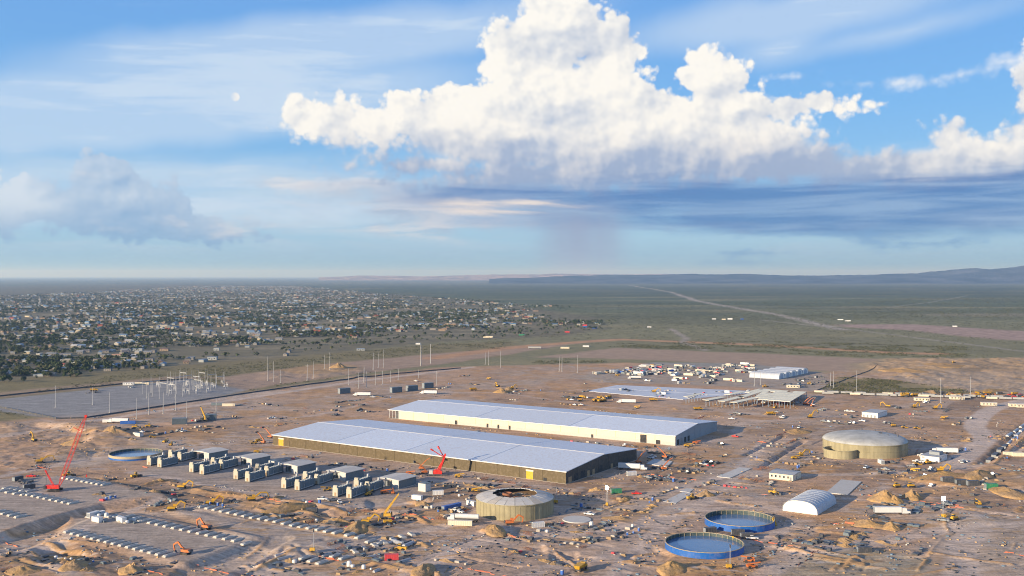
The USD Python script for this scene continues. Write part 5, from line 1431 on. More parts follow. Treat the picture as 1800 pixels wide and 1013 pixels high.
# ------------------------------------------------------------------ cranes and machines
place('crawler_crane', 97, 872, 6, 'tall red lattice boom crawler crane on the left pad'); place('crane_yellow', 683, 908, -4, 'yellow telescopic crane with boom raised beside the trench'); place('crane_small', 357, 741, 176, 'small yellow crane with boom raised between two steel blue halls')
place('red_pump', 770, 835, 0, 'red crane with two raised forearms in front of the bronze hall')
M = [
    ('excavator', 644, 916, 4, 'large yellow excavator with folded arm left of the yellow telescopic crane'), ('excavator', 320, 860, 0, 'yellow excavator with folded arm above the middle pad'), ('excavator', 303, 901, 10, 'yellow excavator among pipes at the corner of the middle pad'),
    ('excavator_reach', 443, 884, 20, 'yellow excavator reaching right beside the orange ridge'), ('excavator', 371, 889, 12, 'yellow excavator at the start of the long footing row'), ('excavator_raised', 60, 769, 140, 'yellow excavator in the dug hollow at far left'),
    ('excavator_reach', 70, 816, 20, 'yellow excavator with dark arm beside the pale road on the left'), ('excavator_raised', 1424, 735, 15, 'yellow excavator with raised arm below the unfinished steel frame'), ('excavator', 1653, 830, 0, 'yellow excavator on the orange bank below the white cabin block'),
    ('excavator', 1560, 716, 160, 'yellow excavator behind the domed tank, left of three'), ('excavator', 1607, 717, 20, 'yellow excavator behind the domed tank, middle of three'), ('excavator', 1644, 720, 10, 'yellow excavator behind the domed tank, right of three'),
    ('excavator_orange', 362, 935, 150, 'orange excavator on the middle footing row'), ('excavator_orange', 326, 979, 160, 'orange excavator at the end of the lower left footing row'), ('excavator_orange', 897, 923, 8, 'orange excavator in front of the unfinished round tank'),
    ('telehandler_orange', 1317, 988, 170, 'orange telehandler below the nearest blue pool, upper of two'), ('telehandler_orange', 1322, 998, 8, 'orange telehandler below the nearest blue pool, lower of two'),
    ('loader', 703, 966, 170, 'yellow wheel loader among dark steel in the bottom middle'), ('loader', 685, 921, 15, 'yellow wheel loader in front of the telescopic crane'), ('loader', 239, 754, 0, 'yellow wheel loader beside the trucks at upper left, left of two'), ('loader', 262, 751, 10, 'yellow wheel loader beside the trucks at upper left, right of two'),
    ('loader', 1361, 869, -30, 'yellow wheel loader left of the lone arched shelter'), ('loader', 1216, 879, 30, 'yellow wheel loader on the dirt above the blue pools'), ('loader', 120, 838, 40, 'yellow wheel loader behind the red crawler crane'), ('loader', 238, 840, 60, 'yellow wheel loader below the left pool'),
    ('dozer', 1576, 858, 20, 'yellow bulldozer above the soil mounds, left of two'), ('dozer', 1601, 859, 10, 'yellow bulldozer above the soil mounds, right of two'), ('dozer', 1677, 915, 30, 'yellow bulldozer right of the right hand lit light tower'), ('roller', 1613, 818, 0, 'yellow road roller below the white cabin block'), ('dozer', 1631, 816, 20, 'yellow bulldozer beside the white cabin block'),
    ('telehandler', 446, 780, 200, 'yellow telehandler at the left end of the bronze hall, leftmost of the cluster'), ('telehandler', 455, 776, 30, 'yellow telehandler at the left end of the bronze hall, second of the cluster'), ('lift', 462, 779, 150, 'boom lift among the yellow machines left of the bronze hall'), ('lift', 474, 770, 160, 'boom lift at the corner of the bronze hall'),
    ('telehandler', 452, 797, 10, 'yellow telehandler behind the generators'), ('telehandler', 290, 778, 80, 'yellow telehandler above the left pool'), ('telehandler', 300, 783, 100, 'yellow telehandler above the generators on the left'), ('roller', 268, 771, 20, 'yellow roller between left pool and pale road'),
    ('lift', 742, 826, 0, 'orange boom lift left of the red crane, nearest its track'), ('lift', 745, 833, 200, 'orange boom lift beside the red crane'), ('telehandler_orange', 720, 835, 0, 'orange telehandler left of the red crane'), ('lift', 1123, 815, 30, 'orange boom lift at the right end of the bronze hall'), ('lift', 1168, 826, 10, 'orange boom lift with long arm right of the bronze hall'),
    ('telehandler', 806, 840, 0, 'yellow telehandler right of the red crane'), ('telehandler_orange', 1223, 781, 0, 'orange telehandler at the end of the cream hall'), ('telehandler', 1208, 786, 0, 'yellow telehandler in front of the end of the cream hall'), ('lift', 1167, 806, 160, 'orange boom lift beside the pickups right of the bronze hall'),
    ('telehandler_orange', 676, 868, 10, 'orange telehandler beside the last generator, left of two'), ('telehandler_orange', 690, 868, 100, 'orange telehandler beside the last generator, right of two'), ('telehandler', 648, 871, 60, 'yellow telehandler at the foot of the last generator'), ('telehandler', 575, 863, 200, 'yellow machine between the generator blocks'),
    ('dump', 1148, 705, 0, 'yellow dump truck beyond the cream hall'), ('dump', 1355, 730, 10, 'yellow dump truck on the dirt beyond the cream hall end'), ('dump', 1227, 721, 10, 'yellow dump truck above the roof end of the cream hall'), ('dump', 1021, 1005, 60, 'yellow dump truck at the bottom edge'), ('excavator', 1150, 690, 0, 'yellow excavator beside the blue slab'),
    ('loader', 740, 857, 90, 'yellow loader behind the white cabinet'), ('telehandler', 836, 865, 0, 'yellow telehandler left of the unfinished round tank'), ('loader', 1345, 681, 10, 'yellow loader in front of the storage tents'), ('loader', 1424, 676, 0, 'yellow loader right of the storage tents'), ('telehandler', 1085, 661, 0, 'yellow telehandler in front of the laydown yard'),
    ('dozer', 1676, 641, 20, 'dark bulldozer on the sand hills at the right'), ('excavator', 900, 684, 30, 'yellow excavator on the dirt behind the cream hall'), ('dump', 832, 687, 20, 'yellow dump truck behind the cream hall'), ('excavator', 875, 680, 120, 'yellow excavator among soil heaps behind the cream hall'), ('dump', 165, 688, 10, 'pale yellow truck on the grey switchyard pad'),
    ('roller', 1590, 753, 5, 'yellow roller right behind the domed tank'), ('roller', 1612, 754, 5, 'yellow roller far right behind the domed tank'), ('dozer', 1570, 750, 5, 'yellow bulldozer above the dome'), ('telehandler', 1719, 888, 90, 'yellow telehandler beside the dark stacks at right'), ('excavator_reach', 1407, 803, 30, 'yellow excavator left of the domed tank'), ('telehandler', 1397, 807, 10, 'yellow telehandler at the end of the dark trench')]
for kind, px, py, rz, lab in M:
    place(kind, px, py, rz, lab)
T = [('semi', 757, 693, 170, 'white truck with long trailer on the far edge of the dirt'), ('tanker', 821, 918, 172, 'white tanker truck with a long tank left of the unfinished round tank'), ('container_cream', 809, 924, -8, 'long cream container beside the white tanker truck'), ('pickup', 1036, 905, -25, 'white pickup right of the unfinished round tank'),
     ('pickup', 567, 879, -10, 'white pickup at the foot of the fourth generator block'), ('pickup_grey', 585, 881, 30, 'grey pickup at the foot of the rightmost generator block, left of two'), ('pickup', 597, 884, -70, 'white pickup at the foot of the rightmost generator block, right of two'), ('pickup', 800, 899, 160, 'white pickup behind the tanker truck'),
     ('pickup_dark', 1145, 797, 5, 'dark pickup right of the bronze hall, left of two'), ('pickup_dark', 1155, 798, 8, 'dark pickup right of the bronze hall, right of two'), ('semi', 1106, 826, -15, 'white truck beside the dark end wall of the bronze hall'), ('container_white', 1110, 837, 20, 'small white container by the concrete apron'), ('semi', 640, 697, 175, 'white truck on the ditch road'),
     ('semi', 1105, 709, 170, 'white truck beyond the cream hall roof'), ('container_white', 946, 927, 20, 'white box on a timber sled below the unfinished tank'), ('container_red', 688, 984, 10, 'small red container at the bottom middle'), ('container_dark', 548, 899, 0, 'dark box in the dug bank below the generators'), ('container_dark', 1519, 971, 0, 'dark box standing alone at lower right'),
     ('pickup', 655, 699, 0, 'white pickup beside the truck on the ditch road'), ('container_dark', 1248, 936, 20, 'dark pump box left between the two blue pools'), ('container_dark', 1297, 940, 0, 'dark pump box in the middle between the two blue pools'), ('container_dark', 1313, 946, 5, 'dark pump box right between the two blue pools'),
     ('pickup', 1322, 948, 0, 'white pickup right of the gap between the two blue pools'), ('container_white', 1549, 815, 90, 'white container in front of the domed tank'), ('container_white', 770, 870, 10, 'white container below the last electrical cabinet'), ('semi', 1665, 797, 170, 'white truck behind the white cabin block'), ('container_cream', 1780, 801, 175, 'cream container at the right edge, left of two'), ('container_cream', 1796, 803, 175, 'cream container at the right edge, right of two'),
     ('container_green', 1083, 867, 10, 'green container near the lit light tower'), ('pickup_red', 1119, 869, 0, 'red and dark pickup right of the lit light tower'), ('pickup_dark', 1093, 876, 0, 'dark pickup beside the green container'), ('semi', 212, 744, 175, 'white truck at the upper left, right of the pale trailer'), ('container_blue', 225, 746, 8, 'blue roofed container among the trucks at upper left'), ('container_white', 187, 743, 0, 'white container among the trucks at upper left'),
     ('container_steel', 383, 713, 0, 'blue tank container at the upper left road'), ('container_cream', 402, 714, 0, 'cream tank container at the upper left road'), ('tanker', 1118, 667, 175, 'white and blue tanker in front of the laydown yard'), ('semi', 1560, 905, 0, 'white lorry beside the soil mounds'), ('pickup_dark', 1538, 911, 0, 'dark pickup with white canopy below the soil mounds'), ('pickup_red', 55, 838, 5, 'red and white pickup on the left road')]
for kind, px, py, rz, lab in T:
    place(kind, px, py, rz, lab)
place('light_lit', 1067, 888, 80, 'yellow light tower with its lamps lit, right of the unfinished tank'); place('light_lit', 1659, 912, 100, 'yellow light tower with its lamps lit, among the pits at lower right')
place('light', 549, 973, 0, 'dark light mast beside the footings at the bottom'); place('light', 977, 885, 0, 'unlit light mast right of the unfinished tank'); place('light', 1281, 999, 0, 'unlit light mast below the nearest blue pool')
# soil mounds: pixel, radius and height in metres
for k, (px, py, sx, sy, h, lab) in enumerate([(1556, 882, 10, 7, 5.5, 'tall orange soil mound left of the right hand light tower'), (1573, 884, 6, 5, 4.0, 'orange soil mound leaning on the tall one'), (1603, 876, 8, 6, 4.5, 'orange soil mound right of the tall pair'), (1566, 929, 6, 5, 3.2, 'small round orange mound below the tall pair'),
                                               (1518, 924, 12, 5, 2.8, 'long low orange bank right of the back pool'), (1240, 872, 6, 5, 2.6, 'orange soil heap above the blue pools'), (1180, 1003, 9, 6, 3.0, 'orange soil heap left under the nearest pool'), (870, 938, 11, 5, 2.2, 'long orange heap below the unfinished tank'),
                                               (655, 852, 0.1, 0.1, 0.1, None), (590, 918, 16, 6, 3.4, 'orange bank above the long footing row'), (510, 898, 18, 5, 3.2, 'long orange ridge below the generators'), (630, 930, 14, 7, 3.6, 'orange bank beside the large yellow excavator'), (200, 762, 22, 7, 3.5, 'long sandy bank at upper left'), (130, 775, 12, 7, 4.0, 'sandy heap behind the red crane boom'),
                                               (1655, 842, 22, 7, 3.2, 'long orange bank below the yellow excavator at right'), (1720, 843, 20, 8, 3.4, 'orange bank at the end of the pipe trench'), (1770, 868, 16, 8, 2.8, 'orange heap at the right edge'), (1590, 655, 34, 22, 4, 'sand hill at the far right, left of three'), (1650, 645, 44, 26, 4, 'sand hill at the far right, middle of three'),
                                               (1740, 690, 36, 14, 3.5, 'sand hill at the far right, nearest'), (1640, 693, 30, 9, 4, 'low sand bank behind the parked trailers'), (595, 648, 20, 12, 6, 'orange sand heap beyond the ditch road'), (880, 690, 9, 7, 4, 'brown soil heap behind the cream hall, left of two'), (893, 688, 10, 7, 4.5, 'brown soil heap behind the cream hall, right of two'),
                                               (1402, 760, 14, 10, 2.4, 'low orange heap between halls and domed tank'), (130, 1000, 9, 6, 2.6, 'orange heap at the bottom left'), (230, 1006, 8, 5, 2.8, 'orange heap at the bottom left corner road'), (40, 1005, 9, 6, 2.4, 'orange heap in the bottom left corner'), (120, 976, 9, 4, 1.8, 'orange lip of the dug hollow at the bottom left'),
                                               (745, 1008, 10, 5, 2.4, 'orange bank at the bottom middle'), (745, 887, 9, 4, 2.0, 'orange bank beside the telescopic crane'), (1085, 912, 9, 4, 1.6, 'orange rim of the hollow right of the round slab')]):
    if lab: place(('mound', 'mound_b', 'mound_c')[k % 3], px, py, 40 * k, lab, scale=(sx, sy, h), dz=-0.2)

# ------------------------------------------------------------------ poles and the switchyard
P_ = [(98, 716, 678), (163, 712, 681), (193, 726, 690), (240, 736, 700), (262, 729, 690), (287, 728, 690), (309, 722, 694), (328, 746, 705), (380, 739, 703), (471, 670, 627), (481, 671, 635), (493, 673, 650), (540, 669, 640), (551, 666, 636), (570, 650, 625), (580, 652, 621), (656, 650, 620), (665, 646, 620), (674, 646, 614),
      (613, 677, 648), (630, 683, 655), (640, 672, 645), (644, 682, 653), (660, 677, 652), (672, 676, 652), (687, 672, 652), (700, 668, 648), (736, 665, 650), (767, 678, 652), (853, 641, 620), (859, 642, 617), (880, 646, 617), (983, 653, 627), (988, 653, 628), (1015, 655, 624), (1460, 680, 655), (1465, 683, 653), (1506, 690, 652), (1654, 708, 665), (1706, 701, 662), (1326, 679, 650), (1337, 676, 652)]
for k, (px, yb, yt) in enumerate(P_):
    h = (yb - yt) * CAM_H / (yb - PY0)
    where = 'along the near edge of the switchyard' if px < 400 else 'beyond the ditch road' if px < 800 else 'behind the cream hall' if px < 1100 else 'at the storage tents' if px < 1400 else 'behind the parked trailers'
    place('pole' if k % 4 else 'pole_arms', px, yb, 30 + 11 * k, f'slender grey steel pole {where}', group=f'steel poles {where}', scale=(1, 1, h / (20 if k % 4 else 22)))
for px, yb, yt, w in ((740, 643, 604, 'left and thicker of the tall pair'), (757, 639, 605, 'right of the tall pair')):
    place('pole_tall', px, yb, 0, f'tall grey steel monopole beyond the ditch road, {w}', scale=(1, 1, (yb - yt) * CAM_H / (yb - PY0) / 33))
for px, py in ((258, 692), (272, 690), (287, 694), (302, 697), (318, 692), (332, 687), (347, 688), (300, 684), (316, 682), (330, 679), (345, 681), (372, 677), (388, 681), (355, 674), (322, 674)):
    place('gantry', px, py, YAW_U + (90 if (px + py) % 3 else 0), 'slim steel substation gantry on the grey switchyard pad', group='gantries of the switchyard', loc=(*W(px, py)[:2], 0))
for k in range(16):
    px, py = ((258, 700), (268, 697), (281, 701), (295, 690), (308, 699), (321, 697), (333, 693), (346, 692), (352, 684), (363, 690), (371, 686), (380, 676), (393, 675), (300, 676), (343, 678), (315, 671))[k]
    place('pole', 0, 0, 0, 'slender steel mast standing among the switchyard gantries', group='masts among the switchyard gantries', scale=(0.8, 0.8, 0.68 + 0.1 * math.sin(k * 2.1)), loc=(*W(px, py)[:2], 0))
rs = np.random.default_rng(21)
for k in range(34):
    px, py = rs.uniform(275, 400), rs.uniform(676, 700)
    if py > 700 - (px - 275) * 0.10: continue
    place('breaker', px, py, YAW_U, 'small circuit breaker under the gantries of the switchyard', group='circuit breakers of the switchyard', loc=(*W(px, py)[:2], 0), scale=(1.3, 1.3, 1.2))
place('office_white', 226, 678, 5, 'pale control cabin at the far edge of the switchyard'); place('container_cream', 243, 676.5, 5, 'long low pale building beside the switchyard control cabin', scale=(2, 1.5, 1.2))


def fence(pts, label, h=1.5):
    q = [W(*p) for p in pts]
    p = thing('silt_fence', label, 'fence', q[0])
    o = q[0]
    for a, b in zip(q[:-1], q[1:]):
        n = max(1, int(np.hypot(*(b - a)[:2]) / 12))
        for k in range(n):
            c, d = a + (b - a) * k / n, a + (b - a) * (k + 1) / n
            c = np.array((c[0], c[1], gz(c[0], c[1]))) - o; d = np.array((d[0], d[1], gz(d[0], d[1]))) - o
            part(p, 'cloth_panel', MB().beam(c + (0, 0, h / 2), d + (0, 0, h / 2), 0.12, h), DRK)
            part(p, 'post', MB().box(c[0] - 0.12, c[0] + 0.12, c[1] - 0.12, c[1] + 0.12, c[2], c[2] + h + 0.3), TIM)


fence([(-60, 703), (0, 697), (120, 685), (230, 674), (330, 667)], 'dark silt fence along the far edge of the switchyard', 1.4)
fence([(98, 737), (150, 735.5), (300, 712.5), (440, 691), (620, 666), (715, 656), (810, 648)], 'long dark silt fence between switchyard and ditch road', 1.3)
fence([(0, 717), (20, 721), (98, 737)], 'short dark silt fence at the left corner of the switchyard', 1.6)
fence([(1430, 689), (1470, 674), (1500, 662), (1545, 646)], 'dark silt fence right of the storage tents', 0.9)
# ------------------------------------------------------------------ rows at the far side: trailers, parked machines, pipe trench
for k in range(30):
    if k % 5 == 3: continue
    px, py = 1440 + k * 12, 691 + 0.35 * k
    place('trailer_grey' if k % 5 else 'trailer_cream', px + (k % 2) * 3, py + 2.2 * (k % 2), -14, 'pale box trailer in the long parked row behind the domed tank', group='box trailers parked behind the domed tank', scale=(0.85, 1, 0.68))
for px, py, lab in ((1620, 706, 'cream trailer left of the pale road bend'), (1738, 714, 'long cream site office at the top of the pale road'), (1787, 716, 'cream site office at the right edge, left of two'), (1800, 717, 'cream site office at the right edge, right of two'), (1394, 682.5, 'cream office cabin right of the tents'), (1682, 703, 'white cabin by the parked machines')):
    place('office', px, py, -8, lab, scale=(1.15, 1.3, 1.0))
rs = np.random.default_rng(31)
for k in range(60):
    px = 1575 + 230 * rs.random(); py = 694 + (px - 1575) * 0.012 + rs.uniform(-2.5, 4)
    kd = rs.choice(['pickup', 'pickup_dark', 'pickup_red', 'telehandler_orange', 'dump', 'pickup_grey', 'container_dark'])
    place(kd, px, py, rs.choice([10, 80, 200]), {'pickup': 'white pickup', 'pickup_dark': 'dark pickup', 'pickup_red': 'red pickup', 'telehandler_orange': 'orange telehandler', 'dump': 'yellow dump truck', 'pickup_grey': 'grey pickup', 'container_dark': 'dark box'}[kd] + ' in the crowded machine park at far right', group=f'{KINDS[kd][1]}s in the machine park at far right: {kd.split("_")[-1]}')
for (a, b, n, w) in (((1735, 812), (1800, 752), 8, 'nearer'), ((1768, 768), (1812, 736), 4, 'farther'), ((1782, 764), (1822, 740), 4, 'right hand')):
    for k in range(n):
        A_, B_ = W(*a), W(*b); q = A_ + (B_ - A_) * (k + 0.5) / n
        if w == 'nearer' and k < 4: 
            place('container_dark', 0, 0, math.degrees(math.atan2((B_ - A_)[1], (B_ - A_)[0])), 'dark drain section in the near end of the long trench at right', 'drain section', 'dark drain sections in the trench at right', (2.2, 1.3, 0.8), loc=(q[0], q[1], gz(q[0], q[1])))
        else:
            place('pipes_pale', 0, 0, math.degrees(math.atan2((B_ - A_)[1], (B_ - A_)[0])), f'pale pipe bundle in the {w} line along the trench at right', group=f'pipe bundles in the {w} line at right', scale=(2.1, 1.0, 0.7), loc=(q[0], q[1], gz(q[0], q[1])))
for px, py in ((1665, 851), (1690, 853), (1710, 856), (1742, 861)):
    place('container_green' if px == 1742 else 'container_dark', px, py, 0, f'dark green box in the line of four at right, number {1 + (px > 1665) + (px > 1690) + (px > 1710)} from left' if 0 else {1665: 'leftmost', 1690: 'second', 1710: 'third', 1742: 'rightmost'}[px] + ' dark box of the four in a line on the orange bank at right', scale=(1.1, 1.4, 1.2))

# ------------------------------------------------------------------ the clutter of the site
KEEP = [WP(p) for p in (((480, 782), (995, 853), (1118, 808), (600, 760)), ((684, 736), (1187, 786), (1272, 758), (760, 712)), ((245, 830), (400, 795), (725, 848), (640, 882), (480, 866)))]
CIRC = [(905, 899.5, 22), (1520, 794, 30), (1477, 803, 12), (1300, 921.5, 19), (1238, 964, 19.5), (239, 802.5, 19), (1014, 914, 8)]
CIRC = [(*W(a, b)[:2], r) for a, b, r in CIRC] + [(*W(1420, 890)[:2], 26), (*W(1378, 838)[:2], 14)]
LOOKS = {'pallets': 'timber pallet stack', 'crates': 'cream crate stack', 'blue_stack': 'blue grey wrapped stack', 'dark_stack': 'dark material stack', 'red_stack': 'red barrier stack', 'pipes': 'dark pipe stack', 'pipes_pale': 'pale steel pipe stack', 'forms': 'dark formwork pile', 'forms_timber': 'timber formwork pile',
         'forms_steel': 'steel formwork pile', 'rebar': 'rusty rebar cage', 'water_tank': 'white water tank', 'reel': 'cable reel', 'toilet': 'blue portable toilet', 'pickup': 'white pickup', 'pickup_dark': 'dark pickup', 'pickup_grey': 'grey pickup', 'pickup_red': 'red pickup', 'lift': 'orange boom lift', 'telehandler': 'yellow telehandler',
         'container_white': 'small white container', 'container_cream': 'long cream container', 'container_blue': 'blue container', 'container_red': 'small red container', 'container_dark': 'small dark container', 'container_green': 'small green container', 'container_steel': 'blue grey container', 'trailer_white': 'white box trailer', 'mound': 'low dirt heap', 'mound_b': 'low dirt heap', 'mound_c': 'low dirt heap', 'excavator': 'yellow excavator', 'dump': 'yellow dump truck', 'office': 'cream site office'}
rs = np.random.default_rng(41)


def scatter(poly, n, kinds, where, size=(0.42, 0.95)):
    P = np.array(poly, float)
    names = [k for k, w in kinds]; pr = np.array([w for k, w in kinds], float); pr /= pr.sum()
    done = tries = 0
    run = None
    while done < n and tries < n * 30:
        tries += 1
        if run is None or run[2] <= 0:
            px, py = rs.uniform(P[:, 0].min(), P[:, 0].max()), rs.uniform(P[:, 1].min(), P[:, 1].max())
            run = [W(px, py), (U if rs.random() < 0.6 else V) * rs.choice([-1, 1]), int(rs.integers(1, 8)), rs.uniform(2.6, 5.0), str(rs.choice(names, p=pr))]
            q = run[0]
        else:                                                       # a line of things laid down beside each other
            q = run[0] = run[0] + np.array((*(run[1] * run[3] + rs.normal(0, 0.7, 2)), 0))
        run[2] -= 1
        px, py = PX0 + FOCAL * q[0] / q[1], PY0 + CAM_H * FOCAL / q[1]
        if sdf(P, np.array([px]), np.array([py]), 1)[0] < 0: continue
        if any(sdf(K, q[:1], q[1:2], 4)[0] > -3 for K in KEEP) or any(math.hypot(q[0] - a, q[1] - b) < r + 1.5 for a, b, r in CIRC): continue
        k = run[4] if rs.random() < 0.5 else str(rs.choice(names, p=pr))
        s = rs.uniform(*size)
        rz = YAW_U + rs.choice([0, 90]) + rs.normal(0, 9)
        sc = (s, s, s * rs.uniform(0.6, 1.1))
        if k.startswith('mound'): sc = (rs.uniform(2.5, 7) * s, rs.uniform(1.6, 3.4) * s, rs.uniform(0.7, 1.7) * s)
        elif k.split('_')[0] in ('pickup', 'lift', 'telehandler', 'container', 'trailer', 'excavator', 'dump', 'office'): sc, run[2] = None, min(run[2], 1)
        place(k, px, py, rz, f'{LOOKS[k]} {where}', group=f'{LOOKS[k]}s {where}', scale=sc, dz=-0.15 if k.startswith('mound') else 0.0)
        done += 1


STUFF = [('pallets', 3), ('crates', 2), ('blue_stack', 3), ('dark_stack', 6), ('red_stack', 1.0), ('pipes', 3), ('forms', 2.6), ('forms_timber', 1.2), ('forms_steel', 1.4), ('rebar', 3), ('reel', 1), ('water_tank', 0.8), ('toilet', 1), ('mound', 1.3), ('mound_b', 1.3), ('mound_c', 1.3)]
CARS = [('pickup', 3), ('pickup_dark', 2), ('pickup_grey', 2), ('pickup_red', 0.8), ('telehandler', 0.8), ('lift', 0.25)]
scatter([(470, 795), (760, 830), (990, 860), (900, 858), (760, 872), (640, 845), (480, 812)], 95, STUFF + [('lift', 0.4)], 'on the dirt in front of the bronze hall')
scatter([(640, 755), (700, 745), (1180, 790), (1130, 800)], 55, STUFF, 'in the lane between the two halls')
scatter([(730, 868), (830, 870), (835, 900), (780, 920), (740, 900)], 40, STUFF + [('pickup', 3), ('container_white', 2), ('container_blue', 1)], 'left of the unfinished round tank')
scatter([(880, 925), (1130, 915), (1130, 945), (1000, 960), (880, 950)], 60, STUFF, 'below the unfinished round tank')
scatter([(985, 862), (1160, 860), (1200, 880), (1130, 920), (1010, 900)], 45, STUFF + [('pickup', 1), ('container_green', 0.6)], 'around the left lit light tower')
scatter([(1120, 800), (1210, 795), (1290, 765), (1310, 790), (1200, 850), (1120, 850)], 70, STUFF + CARS, 'right of the halls')
scatter([(1300, 770), (1450, 740), (1450, 830), (1330, 830)], 60, STUFF + [('telehandler', 0.6)], 'between the halls and the domed tank')
scatter([(180, 748), (470, 705), (560, 715), (480, 765), (330, 785), (210, 780)], 105, STUFF + [('pickup', 1), ('container_dark', 1)], 'on the dirt left of the halls')
scatter([(500, 725), (690, 690), (760, 690), (700, 735), (560, 745)], 55, STUFF + [('pickup_dark', 1)], 'at the far left corner of the cream hall')
scatter([(320, 860), (640, 890), (730, 890), (720, 960), (620, 940), (350, 890)], 90, STUFF, 'along the dug bank below the generators')
scatter([(200, 840), (330, 850), (330, 905), (190, 905), (150, 870)], 45, STUFF, 'between the red crane and the middle pad')
scatter([(155, 900), (240, 905), (240, 925), (170, 922)], 26, [('container_white', 2), ('blue_stack', 3), ('crates', 3), ('water_tank', 2), ('dark_stack', 1)], 'piled at the corner of the lower left pad')
scatter([(0, 850), (60, 850), (60, 872), (0, 872)], 18, [('dark_stack', 3), ('blue_stack', 3), ('container_dark', 1)], 'at the left edge behind the footings')
scatter([(0, 965), (300, 985), (330, 1013), (0, 1013)], 34, STUFF, 'in the bottom left corner')
scatter([(440, 985), (560, 960), (740, 935), (740, 985), (640, 1013), (440, 1013)], 75, STUFF + [('pipes_pale', 2)], 'in the trench works at the bottom middle')
scatter([(760, 935), (1140, 960), (1140, 1010), (760, 1010)], 26, STUFF, 'on the open dirt at the bottom middle')
scatter([(1130, 860), (1350, 830), (1390, 860), (1240, 890)], 40, STUFF, 'on the dirt above the blue pools')
scatter([(1330, 930), (1500, 935), (1640, 930), (1650, 975), (1400, 970)], 60, [('forms', 3), ('forms_steel', 3), ('mound', 2), ('mound_b', 1), ('dark_stack', 4), ('blue_stack', 3)], 'in the grid of small pits at lower right', (0.6, 1.0))
scatter([(1520, 885), (1700, 880), (1760, 900), (1700, 925), (1560, 925)], 60, [('forms', 4), ('forms_steel', 4), ('mound_b', 2), ('blue_stack', 1), ('dark_stack', 1), ('pickup_grey', 0.6)], 'around the right lit light tower', (0.6, 1.1))
scatter([(1600, 740), (1700, 735), (1700, 815), (1600, 810)], 40, STUFF + CARS, 'between the domed tank and the pale road')
scatter([(1700, 770), (1810, 745), (1810, 880), (1720, 900), (1680, 850)], 60, STUFF + [('pickup', 0.5)], 'on the orange banks at the right edge')
scatter([(1540, 800), (1640, 815), (1640, 860), (1500, 840)], 40, STUFF + CARS, 'in front of the domed tank')
scatter([(1280, 720), (1720, 705), (1720, 740), (1460, 755), (1290, 750)], 90, STUFF + CARS, 'on the dirt behind the domed tank')
scatter([(700, 660), (1020, 660), (1240, 715), (1240, 735), (1000, 712), (760, 692)], 95, STUFF + CARS + [('excavator', 0.5), ('dump', 0.4)], 'on the dirt behind the cream hall')
scatter([(990, 697), (1070, 700), (1070, 708), (990, 705)], 22, [('dump', 2), ('pickup_dark', 3), ('telehandler', 2), ('pickup', 1)], 'in the line behind the cream hall roof')
YARD = [('container_cream', 4), ('container_white', 1.5), ('container_red', 1), ('container_blue', 0.8), ('container_dark', 5), ('container_green', 0.6), ('crates', 5), ('dark_stack', 6), ('blue_stack', 6), ('forms_steel', 3), ('pallets', 2), ('pickup', 3), ('pickup_dark', 3), ('pickup_red', 1.5), ('trailer_white', 1), ('telehandler', 0.6), ('pipes_pale', 2)]
scatter([(1040, 658), (1160, 640), (1180, 655), (1140, 662)], 150, YARD, 'in the crowded laydown yard, left half', (1.0, 2.0))
scatter([(1160, 642), (1330, 642), (1320, 655), (1250, 662), (1180, 660)], 170, YARD, 'in the crowded laydown yard, right half', (1.0, 2.0))
scatter([(1120, 662), (1260, 662), (1330, 675), (1230, 676), (1140, 672)], 45, YARD, 'in front of the laydown yard')
scatter([(1370, 676), (1440, 660), (1460, 672), (1420, 684)], 50, [('container_dark', 4), ('dark_stack', 4), ('pickup_dark', 3), ('container_steel', 1), ('pipes', 2), ('office', 0.6)], 'in the dark yard right of the storage tents')
scatter([(1030, 684), (1330, 690), (1320, 704), (1190, 702)], 48, [('dark_stack', 2), ('crates', 2), ('red_stack', 2), ('pickup_dark', 1), ('container_white', 1), ('forms_steel', 2)], 'on the bluish floor slab')
scatter([(1325, 706), (1440, 708), (1440, 718), (1330, 718)], 30, [('lift', 2.5), ('telehandler', 1), ('red_stack', 2), ('dark_stack', 2), ('pickup', 1)], 'at the foot of the unfinished steel frame')
scatter([(20, 700), (230, 680), (260, 690), (120, 730)], 8, [('pickup', 1), ('dark_stack', 1)], 'on the grey switchyard pad')

# ------------------------------------------------------------------ the settlement: houses, trees, scrub
rs = np.random.default_rng(51)
HT = tint_mat('house_paint', 0.7)
def house_mesh(wall, roof, L, Wd, h, gable):
    m = MB().box(-L / 2, L / 2, -Wd / 2, Wd / 2, -0.3, h)
    nw = m.n
    if gable:
        m.hexa([(-L / 2 - 0.5, -Wd / 2 - 0.5, h), (L / 2 + 0.5, -Wd / 2 - 0.5, h), (L / 2 + 0.5, Wd / 2 + 0.5, h), (-L / 2 - 0.5, Wd / 2 + 0.5, h), (-L / 2 - 0.5, -0.1, h + 1.9), (L / 2 + 0.5, -0.1, h + 1.9), (L / 2 + 0.5, 0.1, h + 1.9), (-L / 2 - 0.5, 0.1, h + 1.9)])
    else:
        m.box(-L / 2 - 0.25, L / 2 + 0.25, -Wd / 2 - 0.25, Wd / 2 + 0.25, h, h + 0.35)
    return m, np.vstack([np.tile(wall, (nw, 1)), np.tile(roof, (m.n - nw, 1))])
